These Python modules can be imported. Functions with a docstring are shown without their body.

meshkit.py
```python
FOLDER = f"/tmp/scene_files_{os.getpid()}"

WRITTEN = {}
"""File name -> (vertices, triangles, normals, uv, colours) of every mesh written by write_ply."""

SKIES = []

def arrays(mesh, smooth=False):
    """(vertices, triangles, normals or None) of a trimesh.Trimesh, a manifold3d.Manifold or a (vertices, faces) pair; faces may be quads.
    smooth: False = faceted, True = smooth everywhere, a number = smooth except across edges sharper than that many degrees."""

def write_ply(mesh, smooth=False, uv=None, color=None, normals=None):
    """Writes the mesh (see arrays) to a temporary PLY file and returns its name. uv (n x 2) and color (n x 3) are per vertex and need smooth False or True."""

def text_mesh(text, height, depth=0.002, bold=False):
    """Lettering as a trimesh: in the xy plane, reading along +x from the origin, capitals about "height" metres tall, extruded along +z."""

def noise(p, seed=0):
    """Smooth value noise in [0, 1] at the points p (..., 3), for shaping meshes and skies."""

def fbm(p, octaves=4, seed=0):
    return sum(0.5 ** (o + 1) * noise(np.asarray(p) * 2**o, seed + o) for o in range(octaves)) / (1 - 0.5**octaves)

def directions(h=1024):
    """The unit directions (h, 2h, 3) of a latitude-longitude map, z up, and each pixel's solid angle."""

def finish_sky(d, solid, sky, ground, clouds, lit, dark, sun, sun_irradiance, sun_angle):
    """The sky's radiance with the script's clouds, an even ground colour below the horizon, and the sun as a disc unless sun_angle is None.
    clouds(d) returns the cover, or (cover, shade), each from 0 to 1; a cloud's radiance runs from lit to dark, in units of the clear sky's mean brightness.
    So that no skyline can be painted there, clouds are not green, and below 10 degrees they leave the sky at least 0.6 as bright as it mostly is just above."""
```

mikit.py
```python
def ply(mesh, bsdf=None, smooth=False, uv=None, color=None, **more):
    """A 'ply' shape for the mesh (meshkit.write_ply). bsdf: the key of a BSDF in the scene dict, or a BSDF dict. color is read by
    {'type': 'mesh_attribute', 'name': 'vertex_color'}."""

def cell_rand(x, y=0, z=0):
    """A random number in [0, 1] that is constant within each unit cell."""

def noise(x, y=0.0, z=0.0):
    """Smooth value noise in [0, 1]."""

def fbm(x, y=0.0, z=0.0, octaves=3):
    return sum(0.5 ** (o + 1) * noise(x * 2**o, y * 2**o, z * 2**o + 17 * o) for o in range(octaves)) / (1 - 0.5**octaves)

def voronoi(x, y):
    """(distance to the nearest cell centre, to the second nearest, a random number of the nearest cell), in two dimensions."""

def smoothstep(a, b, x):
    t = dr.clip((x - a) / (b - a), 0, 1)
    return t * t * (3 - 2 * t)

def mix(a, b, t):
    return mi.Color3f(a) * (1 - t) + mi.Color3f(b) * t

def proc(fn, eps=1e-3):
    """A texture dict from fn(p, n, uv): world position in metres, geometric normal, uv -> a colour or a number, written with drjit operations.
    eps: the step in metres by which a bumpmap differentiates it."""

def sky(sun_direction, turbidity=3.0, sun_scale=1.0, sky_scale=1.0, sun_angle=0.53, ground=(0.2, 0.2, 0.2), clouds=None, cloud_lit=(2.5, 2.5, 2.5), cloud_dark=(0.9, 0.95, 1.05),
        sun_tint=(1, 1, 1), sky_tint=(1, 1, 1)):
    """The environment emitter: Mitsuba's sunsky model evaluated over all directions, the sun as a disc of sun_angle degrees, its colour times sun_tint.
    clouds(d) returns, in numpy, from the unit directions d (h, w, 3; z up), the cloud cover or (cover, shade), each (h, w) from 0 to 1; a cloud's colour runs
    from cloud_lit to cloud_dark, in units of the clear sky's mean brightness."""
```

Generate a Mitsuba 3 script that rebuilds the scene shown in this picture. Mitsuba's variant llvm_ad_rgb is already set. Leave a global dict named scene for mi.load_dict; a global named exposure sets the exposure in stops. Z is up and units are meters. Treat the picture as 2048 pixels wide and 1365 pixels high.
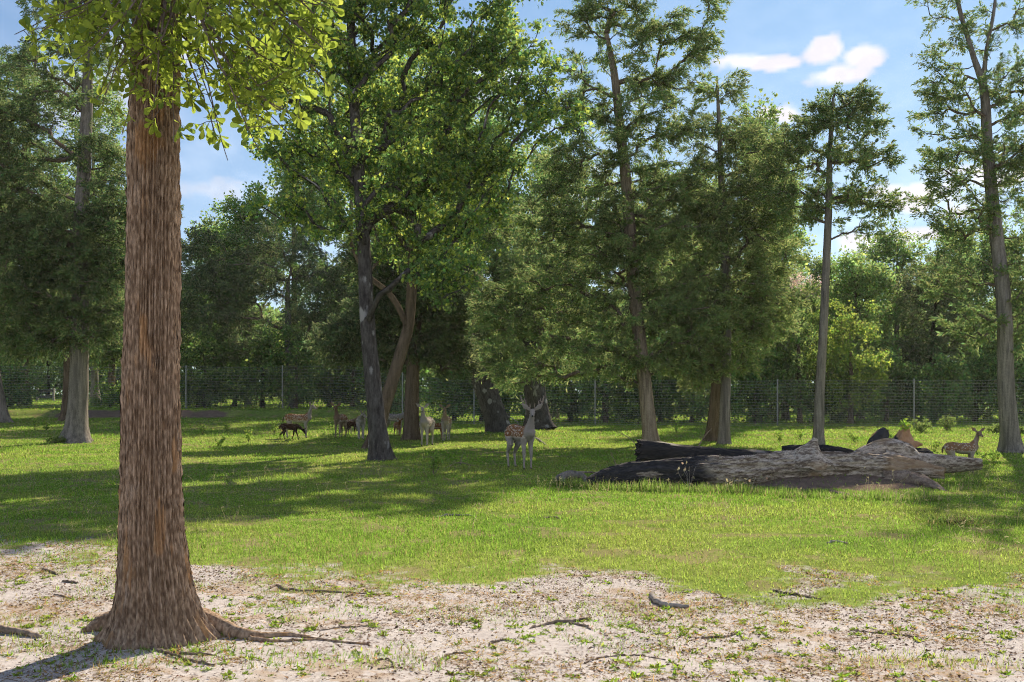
import math, numpy as np, trimesh, drjit as dr, mitsuba as mi, mikit, meshkit
from manifold3d import Manifold, set_min_circular_angle
T = mi.ScalarTransform4f
scene, labels = {}, {}

# ---------------------------------------------------------------- camera, sky, exposure
CAM_H, F, CX, HY = 1.65, 2010.0, 1024.0, 790.0          # eye height; focal length, centre and horizon in photograph pixels
scene['camera'] = {'type': 'perspective', 'fov': 2 * math.degrees(math.atan(1024 / F)), 'fov_axis': 'x', 'near_clip': 0.1, 'far_clip': 1500.0,
                   'principal_point_offset_x': 0.0, 'principal_point_offset_y': (682.5 - HY) / 1365.0,
                   'to_world': T().look_at(origin=[0, 0, CAM_H], target=[0, 1, CAM_H], up=[0, 0, 1])}
SUN_EL, SUN_AZ = math.radians(35.0), math.radians(22.5)
SUN = (math.sin(SUN_AZ) * math.cos(SUN_EL), math.cos(SUN_AZ) * math.cos(SUN_EL), math.sin(SUN_EL))
CLOUDS = [  # azimuth, elevation, half sizes, in degrees
    (13.0, 17.9, 1.9, .75), (14.9, 17.6, 1.2, .5), (17.3, 18.1, 1.25, .95), (19.2, 17.6, 1.3, .75), (17.9, 16.8, 1.9, .6), (15.3, 15.0, .75, .6), (14.2, 15.0, .5, .5),
    (22.5, 10.3, 3.6, 1.5), (25.5, 11.0, 2.5, 1.0), (20.5, 8.0, 4.0, .9), (-15.5, 11.0, 3.4, .8, .5), (-13.0, 9.5, 3.0, .7, .5), (-18.5, 18.0, 4.5, 2.0, .6), (-23, 15, 4, 2.0, .5),
    (-10.0, 19.0, 3.5, 1.4, .6), (-2.0, 17.5, 3.0, 1.6, .6), (4, 11.5, 3, 1.5, .6), (-27, 22, 4, 2, .6)]


def clouds(d):
    az, el = np.degrees(np.arctan2(d[..., 0], d[..., 1])), np.degrees(np.arcsin(np.clip(d[..., 2], -1, 1)))
    warp = meshkit.fbm(np.stack([az * .7, el * 1.3, az * 0 + 3], -1), 6, 4) - .5
    q = np.full(az.shape, -9.0)
    thin = np.ones(az.shape)
    for a, e, w, h, *k in CLOUDS:
        thin = np.where((np.abs(az - a) < w * 1.3) & (np.abs(el - e) < h * 1.3) & bool(k), k[0] if k else 1, thin)
        q = np.maximum(q, 1 - ((az - a) / w) ** 2 - ((el - e) / np.where(el < e, h * .8, h)) ** 2)
    cover = np.clip((q * .8 + warp * 3.0) * 1.2, 0, 1) * np.clip(q + .9, 0, 1) * .85 * thin
    p = d / np.maximum(d[..., 2:3], .08)
    far = meshkit.fbm(p * .9 + 7, 5, 9)
    fill_clouds = np.clip((far - .45) * 7, 0, 1) * (np.abs(az) > 32)  # unseen clouds beside and behind the camera, added to lift the fill light
    veil = .3 * np.clip(1 - el / 26, 0, 1)
    return np.maximum(np.maximum(cover, fill_clouds * .85), veil), np.clip(.75 + warp * 1.8, 0, 1)


scene['sky'] = mikit.sky(SUN, turbidity=2.0, ground=(.16, .2, .08), sun_scale=.48, sky_scale=.285, clouds=clouds, cloud_lit=(7.4, 6.6, 6.0), cloud_dark=(3.7, 3.4, 3.4), sun_tint=(.97, 1.02, 1.13), sky_tint=(.82, 1.0, 1.22))
exposure = 3.7


# ---------------------------------------------------------------- helpers
def px(x, y, d):
    """The point at distance d ahead of the camera that stands at photograph pixel (x, y)."""
    return np.array([(x - CX) / F * d, d, CAM_H - (y - HY) / F * d])


def sstep(a, b, x):
    t = np.clip((np.asarray(x, float) - a) / (b - a), 0, 1)
    return t * t * (3 - 2 * t)


def nz(x, y, z=0.0, f=1.0):
    """mikit.noise in numpy, the same values."""
    p = np.stack(np.broadcast_arrays(np.asarray(x, float) * f, np.asarray(y, float) * f, np.asarray(z, float) * f), -1)
    return meshkit.noise(p + 1000000)


def fb(x, y, z=0.0, f=1.0, o=3):
    p = np.stack(np.broadcast_arrays(np.asarray(x, float) * f, np.asarray(y, float) * f, np.asarray(z, float) * f), -1)
    return sum(.5 ** (k + 1) * meshkit.noise(p * 2 ** k + [0, 0, 17 * k] + 1000000) for k in range(o)) / (1 - .5 ** o)


def height(x, y):
    x, y = np.asarray(x, float), np.asarray(y, float)
    left = sstep(-2.0, -10.0, x)
    h = left * (.42 * sstep(34, 52, y) + .42 * sstep(52.6 + fb(x, y, 5, .4) , 53.6 + fb(x, y, 5, .4), y)) + left * .5 * sstep(56, 90, y)
    h = h + .10 * (fb(x, y, 1, .16, 2) - .5) * sstep(8, 16, y) * sstep(60, 40, y)
    h = h + .045 * (fb(x, y, 2, .9, 3) - .5) * sstep(70, 30, y)
    h = h + .024 * (fb(x, y, 3, 4.5, 3) - .5) * sstep(16, 9, y)
    mound = np.exp(-((x - 5.95) / 1.45) ** 4 - ((y - 18.35) / .85) ** 2)
    return h + mound * (.24 + .12 * (fb(x, y, 4, 2.5, 3) - .5))


def gpx(x, y):
    """The ground point seen at photograph pixel (x, y)."""
    d = 1.65 * F / max(y - HY, 4)
    for _ in range(60):
        d = .5 * d + .5 * (CAM_H - height((x - CX) / F * d, d)) * F / max(y - HY, 4)
    q = px(x, y, d)
    return np.array([q[0], d, float(height(q[0], d))])


SAND = [(-9, 12.0), (-5, 11.0), (-4, 10.1), (-3.4, 9.5), (-1.9, 9.2), (-.1, 8.95), (.8, 9.5), (1.25, 8.9), (1.75, 7.9), (2.05, 7.85), (2.5, 8.3), (3.2, 8.3), (4.5, 8.5), (9, 8.6)]


def edge_of_sand(x, zero):
    b, last = zero * 0 + SAND[0][1], 0.0
    for (x0, y0), (x1, y1) in zip(SAND, SAND[1:]):
        s = (y1 - y0) / (x1 - x0)
        b, last = b + (s - last) * pos(x - x0), s
    return b


def pos(v):
    return np.maximum(v, 0) if isinstance(v, np.ndarray) else dr.maximum(v, 0)


def sand_np(x, y):
    x, y = np.asarray(x, float), np.asarray(y, float)
    b = edge_of_sand(x, x)
    return (b - y) + 2.0 * (fb(x, y, 11, 1.1) - .5) + 1.7 * (fb(x, y, 10, 2.6) - .5) + .8 * (fb(x, y, 12, 5.0, 2) - .5)


def dirt_np(x, y):
    mound = np.exp(-((x - 5.95) / 1.65) ** 4 - ((y - 18.1) / .85) ** 2)
    bank = sstep(.36, .6, nz(x * .3, y * 0, 4)) * sstep(-3, -7, x) * np.exp(-((y - 53.0 - fb(x, y, 5, .4)) / .7) ** 2)
    return np.maximum(mound * 1.5, bank * .95) + .5 * (fb(x, y, 13, 2.0) - .5)


def add(key, mesh, bsdf, smooth=False, color=None):
    scene[key] = mikit.ply(mesh, bsdf, smooth=smooth, color=color)
    return key


def tag(key, label=None, cat=None, group=None, kind=None):
    labels[key] = {k: v for k, v in (('label', label), ('category', cat), ('group', group), ('kind', kind)) if v}


used = {}


def numbered(name):
    used[name] = used.get(name, -1) + 1
    return name if used[name] == 0 else f'{name}_{used[name]:03d}'


def unit(v):
    return v / np.maximum(np.linalg.norm(v, axis=-1, keepdims=True), 1e-9)


def tubes(P, R, sides=5, cap=True):
    """n polylines of k points (n, k, 3) with radii (n, k) as tubes."""
    P, R = np.asarray(P, float), np.asarray(R, float)
    n, k = R.shape
    t = unit(np.gradient(P, axis=1))
    ref = np.where(np.abs(t[:, :1, 2:]) < .8, [0., 0, 1], [1., 0, 0])
    a = unit(np.cross(t, ref))
    b = np.cross(t, a)
    g = np.arange(sides) * 2 * np.pi / sides
    v = P[:, :, None] + R[:, :, None, None] * (np.cos(g)[:, None] * a[:, :, None] + np.sin(g)[:, None] * b[:, :, None])
    i, j = np.meshgrid(np.arange(k - 1), np.arange(sides), indexing='ij')
    jj = (j + 1) % sides
    q = np.stack([i * sides + j, (i + 1) * sides + j, (i + 1) * sides + jj, i * sides + jj], -1).reshape(-1, 4)
    f = np.vstack([q[:, [0, 2, 1]], q[:, [0, 3, 2]]])
    if cap:
        e = np.arange(1, sides - 1)
        o = (k - 1) * sides
        f = np.vstack([f, np.stack([e * 0, e + 1, e], 1), np.stack([e * 0 + o, e + o, e + 1 + o], 1)])
    return v.reshape(-1, 3), (f[None] + (np.arange(n) * k * sides)[:, None, None]).reshape(-1, 3)


def join(parts):
    V, Fc, at = [], [], 0
    for v, f in parts:
        V.append(v); Fc.append(f + at); at += len(v)
    return np.vstack(V), np.vstack(Fc)


def spline(pts, n):
    """Smooth resampling of control rows to n rows."""
    pts = np.asarray(pts, float)
    s = np.concatenate([[0], np.cumsum(np.linalg.norm(np.diff(pts[:, :3], axis=0), axis=1))])
    from scipy.interpolate import PchipInterpolator
    return PchipInterpolator(s, pts)(np.linspace(0, s[-1], n))


def trunk_mesh(ctrl, rings, sides, ridge=.05, freq=7.0, flare=None, seed=0, stretch=.35, lobes=None):
    """ctrl rows x, y, z, r from the ground up; bark ridges run up the stem; flare = (height, amount) of the root collar."""
    c = spline(ctrl, rings)
    P, R = c[:, :3], c[:, 3]
    g = np.arange(sides) * 2 * np.pi / sides
    t = unit(np.gradient(P, axis=0))
    a = unit(np.cross(t, np.array([0, 1., 0])))
    b = np.cross(t, a)
    zz = P[:, 2] - P[0, 2]
    rr = np.repeat(R[:, None], sides, 1)
    if flare:
        w = np.exp(-zz / flare[0])
        lob = 1 + .35 * np.cos(g * 3 + seed) + .25 * np.cos(g * 5 + 2 * seed)
        if lobes is not None:
            lob = lobes(g)
        rr = rr * (1 + flare[1] * (w ** 1.0)[:, None] * lob[None])
    cy = freq * 2
    u = np.stack([np.cos(g)[None] * cy / 2 + 0 * zz[:, None], np.sin(g)[None] * cy / 2 + 0 * zz[:, None], (zz * stretch * freq)[:, None] + 0 * g[None]], -1)
    wv = meshkit.noise(u * .45, seed + 5)
    n1 = 1 - np.abs(2 * meshkit.noise(u + wv[..., None] * .9, seed) - 1)
    n2 = 1 - np.abs(2 * meshkit.noise(u * 2.1 + 31, seed + 1) - 1)
    rr = rr + ridge * np.minimum(rr, R[:, None] * 1.5) * (n1 * .9 + .45 * n2 - .8) + .05 * R[:, None] * (meshkit.noise(u * [.25, .25, .12], seed + 2) - .5)
    v = P[:, None] + rr[..., None] * (np.cos(g)[None, :, None] * a[:, None] + np.sin(g)[None, :, None] * b[:, None])
    i, j = np.meshgrid(np.arange(rings - 1), np.arange(sides), indexing='ij')
    jj = (j + 1) % sides
    q = np.stack([i * sides + j, i * sides + jj, (i + 1) * sides + jj, (i + 1) * sides + j], -1).reshape(-1, 4)
    f = np.vstack([q[:, [0, 2, 1]], q[:, [0, 3, 2]]])
    v = np.vstack([v.reshape(-1, 3), P[-1:]])
    e = np.arange(sides)
    f = np.vstack([f, np.stack([(rings - 1) * sides + e, np.full(sides, len(v) - 1), (rings - 1) * sides + (e + 1) % sides], 1)])
    m = trimesh.Trimesh(v, f, process=False)
    if m.volume < 0:
        f = f[:, ::-1]
    return v, f


def leaves(rng, pos_, dirs, length, width, fold=.3, up=.0):
    """One folded rhombus of two triangles for each position; up = how far the blades turn their faces skyward."""
    n = len(pos_)
    L, W = (np.broadcast_to(np.asarray(x, float), n)[:, None] for x in (length, width))
    d = unit(dirs)
    r = unit(rng.normal(size=(n, 3)) + [0, 0, up])
    s = unit(np.cross(d, r))
    m = np.cross(s, d)
    mid = pos_ + d * L * .5
    v = np.stack([pos_, mid + s * W * .5 + m * W * fold * .5, pos_ + d * L, mid - s * W * .5 + m * W * fold * .5], 1).reshape(-1, 3)
    k = np.arange(n)[:, None] * 4
    return v, np.hstack([k, k + 1, k + 2, k, k + 2, k + 3]).reshape(-1, 3)


def tint(rng, n, base, var=.25, warm=None, share=.0, per=4):
    c = np.array(base)[None] * (1 + var * rng.normal(size=(n, 1))).clip(.35, 2) * (1 + .1 * rng.normal(size=(n, 3)))
    if warm is not None:
        w = (rng.random(n) < share)[:, None]
        c = np.where(w, np.array(warm)[None] * (1 + .2 * rng.normal(size=(n, 1))), c)
    return np.repeat(c.clip(.004, .9), per, 0)


# ---------------------------------------------------------------- materials
VC = {'type': 'mesh_attribute', 'name': 'vertex_color'}
scene['leaf_broad'] = {'type': 'principledthin', 'base_color': VC, 'roughness': .45, 'spec_trans': 0.0, 'diff_trans': 1.25, 'eta': 1.35}
scene['leaf_needle'] = {'type': 'principledthin', 'base_color': VC, 'roughness': .6, 'spec_trans': 0.0, 'diff_trans': 1.05, 'eta': 1.3}
scene['blade'] = {'type': 'principledthin', 'base_color': VC, 'roughness': .55, 'spec_trans': 0.0, 'diff_trans': 1.2, 'eta': 1.3}
scene['matte_vertex'] = {'type': 'twosided', 'bsdf': {'type': 'diffuse', 'reflectance': VC}}
N, FB, ss, mix = mikit.noise, mikit.fbm, mikit.smoothstep, mikit.mix


def sand_dr(x, y):
    return (edge_of_sand(x, x) - y) + 2.0 * (FB(x * 1.1, y * 1.1, 11 * 1.1) - .5) + 1.7 * (FB(x * 2.6, y * 2.6, 26.0) - .5) + .8 * (FB(x * 5., y * 5., 60.0, octaves=2) - .5)


def ground_color(p, n, uv):
    x, y = p.x, p.y
    s = ss(-.45, .35, sand_dr(x, y) + .9 * (FB(x * 12, y * 12, 3.0) - .5))
    g1, g2 = FB(x * .8, y * .8, 3.0), FB(x * 9, y * 9, 4.0)
    grain = FB(x * 40, y * 40, 2.0)
    green = mix((.14, .21, .045), (.21, .25, .07), ss(.3, .7, g1)) * (.6 + .8 * g2)
    green = mix(green, (.22, .19, .10), ss(.58, .72, FB(x * 2.3, y * 2.3, 8.0)) * .7)
    sand = mix((.39, .365, .35), (.49, .465, .45), g2) * (.78 + .44 * grain)
    thatch = ss(.52, .66, FB(x * 1.7, y * 2.6, 21.0)) * ss(.35, .6, FB(x * 14, y * 14, 5.0))
    sand = mix(sand, mix((.34, .24, .12), (.26, .17, .09), grain), thatch * .5)
    specks = ss(.60, .70, FB(x * 46, y * 46, 6.0, octaves=2)) * ss(.36, .6, FB(x * 2.1, y * 2.1, 33.0))
    sand = mix(sand, (.13, .09, .065), specks * .8)
    mound = dr.exp(-dr.power(dr.abs(x - 5.95) / 1.65, 4) - dr.square((y - 18.1) / .85))
    bank = ss(.36, .6, N(x * .3, 0 * y, 4.0)) * ss(-3, -7, x) * dr.exp(-dr.square((y - 53.0 - FB(x * .4, y * .4, 2.0)) / .7))
    dirt = ss(.45, .75, dr.maximum(mound * 1.5, bank * .95) + .5 * (FB(x * 2, y * 2, 26.0) - .5))
    earth = mix((.12, .09, .07), (.21, .16, .125), g2) * (.75 + .5 * grain)
    return mix(mix(green, sand, s), earth, dirt)


scene['ground_mat'] = {'type': 'diffuse', 'reflectance': mikit.proc(ground_color)}


def bark(dark, pale, k=9.0, along=.12, lichen=None, share=.62):
    def fn(p, n, uv):
        a = FB(p.x * k, p.y * k, p.z * k * along)
        b = FB(p.x * k * 3.1, p.y * k * 3.1, p.z * k * along * 2.5, octaves=2)
        c = mix(dark, pale, ss(.25, .75, a * .6 + b * .4)) * (.8 + .4 * N(p.x * 60, p.y * 60, p.z * 25))
        if lichen is not None:
            c = mix(c, lichen, ss(share, share + .12, FB(p.x * 5, p.y * 5, p.z * 2.2 + 9)) * .8)
        return c
    return {'type': 'diffuse', 'reflectance': mikit.proc(fn)}




def oak_color(p, n, uv):
    q = .5 * N(p.x * 58, p.y * 58, p.z * 13) + .5 * N(p.x * 105, p.y * 105, p.z * 30)
    c = mix((.17, .118, .08), (.42, .32, .235), ss(.25, .8, q))
    c = mix(c, (.46, .37, .29), ss(.60, .74, FB(p.x * 16, p.y * 16, p.z * 3.0 + 4)) * ss(.4, .8, N(p.x * 80, p.y * 80, p.z * 14)))
    c = mix(c, (.42, .25, .12), ss(.62, .72, FB(p.x * 9, p.y * 9, p.z * 2.4 + 7)) * .6)
    return c * (.8 + .4 * N(p.x * 130, p.y * 130, p.z * 60))


scene['oak_bark'] = {'type': 'diffuse', 'reflectance': mikit.proc(oak_color)}
scene['grey_bark'] = bark((.10, .092, .085), (.25, .23, .21), 14, .06)
scene['tan_bark'] = bark((.13, .105, .08), (.30, .25, .20), 16, .05)
scene['dark_bark'] = bark((.04, .036, .035), (.11, .105, .10), 16, .2, (.34, .34, .34), .64)
scene['brown_bark'] = bark((.075, .056, .04), (.17, .13, .095), 12, .1)
scene['twig_bark'] = bark((.09, .07, .055), (.2, .165, .14), 8, 1.0)


def log_color(p, n, uv):
    streak = FB(p.x * 4, p.y * 12, p.z * 12)
    fine = FB(p.x * 16, p.y * 34, p.z * 34)
    c = mix((.13, .098, .072), (.46, .405, .34), ss(.34, .66, streak * .45 + fine * .55)) * (.7 + .6 * N(p.x * 45, p.y * 70, p.z * 70))
    bare = ss(.56, .66, FB(p.x * 1.1, p.y * 2.4, p.z * 2.4 + 3))
    c = mix(c, mix((.22, .14, .075), (.36, .26, .16), fine), bare * .8)
    char = ss(.2, -.2, p.x - 3.5 + .8 * (FB(p.x * 1.5, p.y * 5, p.z * 5) - .5))
    keep = ss(.63, .68, FB(p.x * 1.3, p.y * 3, p.z * 4 + 8))
    black = mix((.012, .012, .014), (.05, .05, .056), fine)
    return mix(c, black, char * (1 - .75 * keep))


scene['log_mat'] = {'type': 'principled', 'base_color': mikit.proc(log_color), 'roughness': .85, 'specular': .15}


def char_color(p, n, uv):
    fine = FB(p.x * 14, p.y * 26, p.z * 26)
    c = mix((.008, .008, .009), (.032, .031, .033), fine)
    grey = ss(.52, .62, FB(p.x * .9 - 2.4, p.y * 3, p.z * 3 + 5)) * ss(4.2, 4.9, p.x) * ss(6.0, 5.4, p.x)
    return mix(c, mix((.16, .145, .13), (.33, .31, .29), fine), grey)


scene['char_mat'] = {'type': 'principled', 'base_color': mikit.proc(char_color), 'roughness': .75, 'specular': .2}


def stump_color(p, n, uv):
    fine = FB(p.x * 22, p.y * 22, p.z * 10)
    c = mix((.012, .012, .015), (.055, .055, .065), fine)
    return mix(c, mix((.30, .15, .07), (.46, .29, .17), fine), ss(.50, .58, FB(p.x * 3.2, p.y * 3.2, p.z * 2.4 + 2) + .34 * ss(7.80, 8.35, p.x)))


scene['stump_mat'] = {'type': 'principled', 'base_color': mikit.proc(stump_color), 'roughness': .75, 'specular': .25}
scene['galvanised'] = {'type': 'principled', 'base_color': {'type': 'rgb', 'value': (.30, .31, .31)}, 'roughness': .45, 'metallic': .4}
scene['pale_stick'] = bark((.18, .16, .14), (.40, .37, .34), 12, 1)
scene['root_mat'] = bark((.12, .09, .07), (.33, .27, .22), 14, 1)
scene['horn'] = {'type': 'twosided', 'bsdf': {'type': 'diffuse', 'reflectance': {'type': 'rgb', 'value': (.30, .25, .23)}}}
scene['black_gloss'] = {'type': 'principled', 'base_color': {'type': 'rgb', 'value': (.012, .01, .009)}, 'roughness': .25}

# ---------------------------------------------------------------- ground
gx = np.concatenate([-np.geomspace(400, 6.2, 44), np.arange(-6.1, 6.11, .075), np.geomspace(6.2, 400, 44)])
gy = np.concatenate([np.linspace(-150, 3.0, 16), np.arange(3.5, 14, .07), np.arange(14, 24, .16), np.arange(24, 62, .4), np.geomspace(62.5, 600, 30)])
GX, GY = np.meshgrid(gx, gy)
gv = np.stack([GX, GY, height(GX, GY)], -1).reshape(-1, 3)
i, j = np.meshgrid(np.arange(len(gy) - 1), np.arange(len(gx) - 1), indexing='ij')
w_ = len(gx)
gq = np.stack([i * w_ + j, i * w_ + j + 1, (i + 1) * w_ + j + 1, (i + 1) * w_ + j], -1).reshape(-1, 4)
add('ground', (gv, np.vstack([gq[:, [0, 1, 2]], gq[:, [0, 2, 3]]])), 'ground_mat', smooth=True)
tag('ground', 'sandy foreground turning into a grassy pasture with a dirt bank behind', 'ground', kind='structure')

# ---------------------------------------------------------------- grass, weeds and litter on the ground
rng = np.random.default_rng(5)


def scatter(y0, y1, density, margin=1.12):
    n = int(density * (y1 ** 2 - y0 ** 2) / 2 * 2 * margin * 1024 / F)
    y = np.sqrt(rng.uniform(y0 ** 2, y1 ** 2, n))
    return rng.uniform(-1, 1, n) * margin * 1024 / F * y, y


GV, GC = [], []
for y0, y1, dens, hgt, wid in ((6, 10, 1500, .045, .0075), (10, 13, 1300, .052, .009), (13, 18, 850, .055, .013), (18, 26, 400, .058, .018), (26, 38, 150, .065, .028), (38, 56, 60, .085, .045), (56, 85, 14, .16, .09)):
    x, y = scatter(y0, y1, dens)
    s, dirt = sand_np(x, y), dirt_np(x, y)
    keep = rng.random(len(x)) < np.maximum(sstep(1.0, -.75, s) ** 1.5, .02 + .55 * sstep(.52, .66, fb(x, y, 40 / 1.3, 1.3))) * np.where(dirt > .6, .08, 1) * sstep(.74, .55, fb(x, y, 8 / 2.3, 2.3)).clip(.35, 1)
    x, y = x[keep], y[keep]
    n = len(x)
    h = hgt * (.5 + .8 * rng.random(n)) * (.35 + 1.05 * fb(x, y, 14, .7))
    w = wid * (.7 + .6 * rng.random(n))
    a, lean = rng.uniform(0, 2 * np.pi, n), rng.uniform(.2, 1.0, n)
    b0 = np.stack([x, y, height(x, y) - .004], -1)
    side = np.stack([np.cos(a), np.sin(a), 0 * a], -1) * w[:, None] / 2
    fwd = np.stack([-np.sin(a), np.cos(a), 0 * a], -1)
    tip = b0 + fwd * (lean * h)[:, None] + np.stack([0 * h, 0 * h, h], -1)
    GV.append(np.stack([b0 - side, b0 + side, tip], 1))
    pale = sstep(.42, .68, fb(x, y, 15, .5))[:, None]
    base = (1 - pale) * np.array([.205, .36, .05]) + pale * np.array([.32, .42, .085])
    c = base * (1 + .22 * rng.normal(size=(n, 1))).clip(.4, 1.8)
    dry = rng.random(n) < .07 + .16 * (s[keep] > -.35)
    c[dry] = np.array([.34, .27, .12]) * (1 + .2 * rng.normal(size=(dry.sum(), 1)))
    GC.append(np.repeat(c, 3, 0))
for (xa, ya), (xb, yb), n in (((1170, 978), (1560, 990), 2600), ((1100, 972), (1180, 978), 500), ((1560, 995), (1900, 1004), 1400), ((1900, 985), (1960, 965), 300)):
    a_, b_ = gpx(xa, ya), gpx(xb, yb)
    t = rng.random(n)
    x, y = a_[0] + (b_[0] - a_[0]) * t, a_[1] + (b_[1] - a_[1]) * t + rng.normal(size=n) * .12
    h, w, a = .15 * (.4 + rng.random(n)) * (.3 + 1.4 * fb(x, y, 6, 2.5)), .012 * (.7 + .6 * rng.random(n)), rng.uniform(0, 2 * np.pi, n)
    b0 = np.stack([x, y, height(x, y) - .004], -1)
    side = np.stack([np.cos(a), np.sin(a), 0 * a], -1) * w[:, None] / 2
    GV.append(np.stack([b0 - side, b0 + side, b0 + np.stack([-np.sin(a) * h * .4, np.cos(a) * h * .4, h], -1)], 1))
    GC.append(np.repeat(np.where(rng.random((n, 1)) < .2, [[.36, .31, .17]], [[.2, .33, .06]]) * (1 + .2 * rng.normal(size=(n, 1))), 3, 0))
gv = np.concatenate(GV).reshape(-1, 3)
add('grass', (gv, np.arange(len(gv)).reshape(-1, 3)), 'blade', color=np.vstack(GC).clip(.005, .8))
tag('grass', 'short bright green pasture grass with pale dry blades', 'grass', kind='stuff')


def tufts(name, label, cat, n, yr, place, base, blades, size, width, flat, warm, share):
    x, y = scatter(*yr, n)
    keep = place(x, y)
    x, y = x[keep], y[keep]
    k = len(x)
    sc = size * (.5 + rng.random(k))
    X = np.repeat(np.stack([x, y, height(x, y) - .003], -1), blades, 0)
    S = np.repeat(sc, blades)
    X = X + np.stack([rng.normal(size=len(X)) * S * .35, rng.normal(size=len(X)) * S * .35, 0 * S], -1)
    D = rng.normal(size=(len(X), 3)) * [1, 1, .3] + [0, 0, flat]
    v, f = leaves(rng, X, D, S * (.5 + .6 * rng.random(len(X))), S * width, .3)
    v[:, 2] = np.maximum(v[:, 2], height(v[:, 0], v[:, 1]) + .002)
    add(name, (v, f), 'blade', color=tint(rng, len(X), base, .25, warm, share))
    tag(name, label, cat, kind='stuff')


on_sand = lambda x, y: sand_np(x, y) > .05
tufts('weeds', 'small bright green weed rosettes growing in the bare sand', 'weeds', 46, (4.6, 11.5), lambda x, y: on_sand(x, y) & (rng.random(len(x)) < .25 + 1.2 * (fb(x, y, 7, .9) > .5)), (.24, .36, .05), 16, .034, .34, .45, (.34, .42, .08), .3)
tufts('dry_grass', 'flattened straw coloured dead grass lying on the sand', 'dry grass', 420, (4.6, 12.0), lambda x, y: (sand_np(x, y) > -.25) & (rng.random(len(x)) < .12 + .95 * (fb(x, y, 21 / 1.7, 1.7) > .52)), (.40, .27, .11), 5, .04, .12, .22, (.30, .28, .08), .25)
x, y = scatter(4.4, 12.5, 1150)
s = sand_np(x, y)
keep = (s > -.1) & (rng.random(len(x)) < .35 + .9 * sstep(.42, .62, fb(x, y, 33 / 2.1, 2.1)))
x, y = x[keep], y[keep]
a = rng.uniform(0, 2 * np.pi, len(x))
D = np.stack([np.cos(a), np.sin(a), rng.normal(size=len(x)) * .25], -1)
sz = .008 + .022 * rng.random(len(x)) ** 2.2
v, f = leaves(rng, np.stack([x, y, height(x, y) + .004], -1), D, sz, sz * .55, .5, 2.0)
add('leaf_litter', (v, f), 'matte_vertex', color=tint(rng, len(x), (.15, .095, .06), .35, (.30, .22, .15), .25))
tag('leaf_litter', 'small brown dead leaf scraps scattered over the sand', 'leaf litter', kind='stuff')
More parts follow.
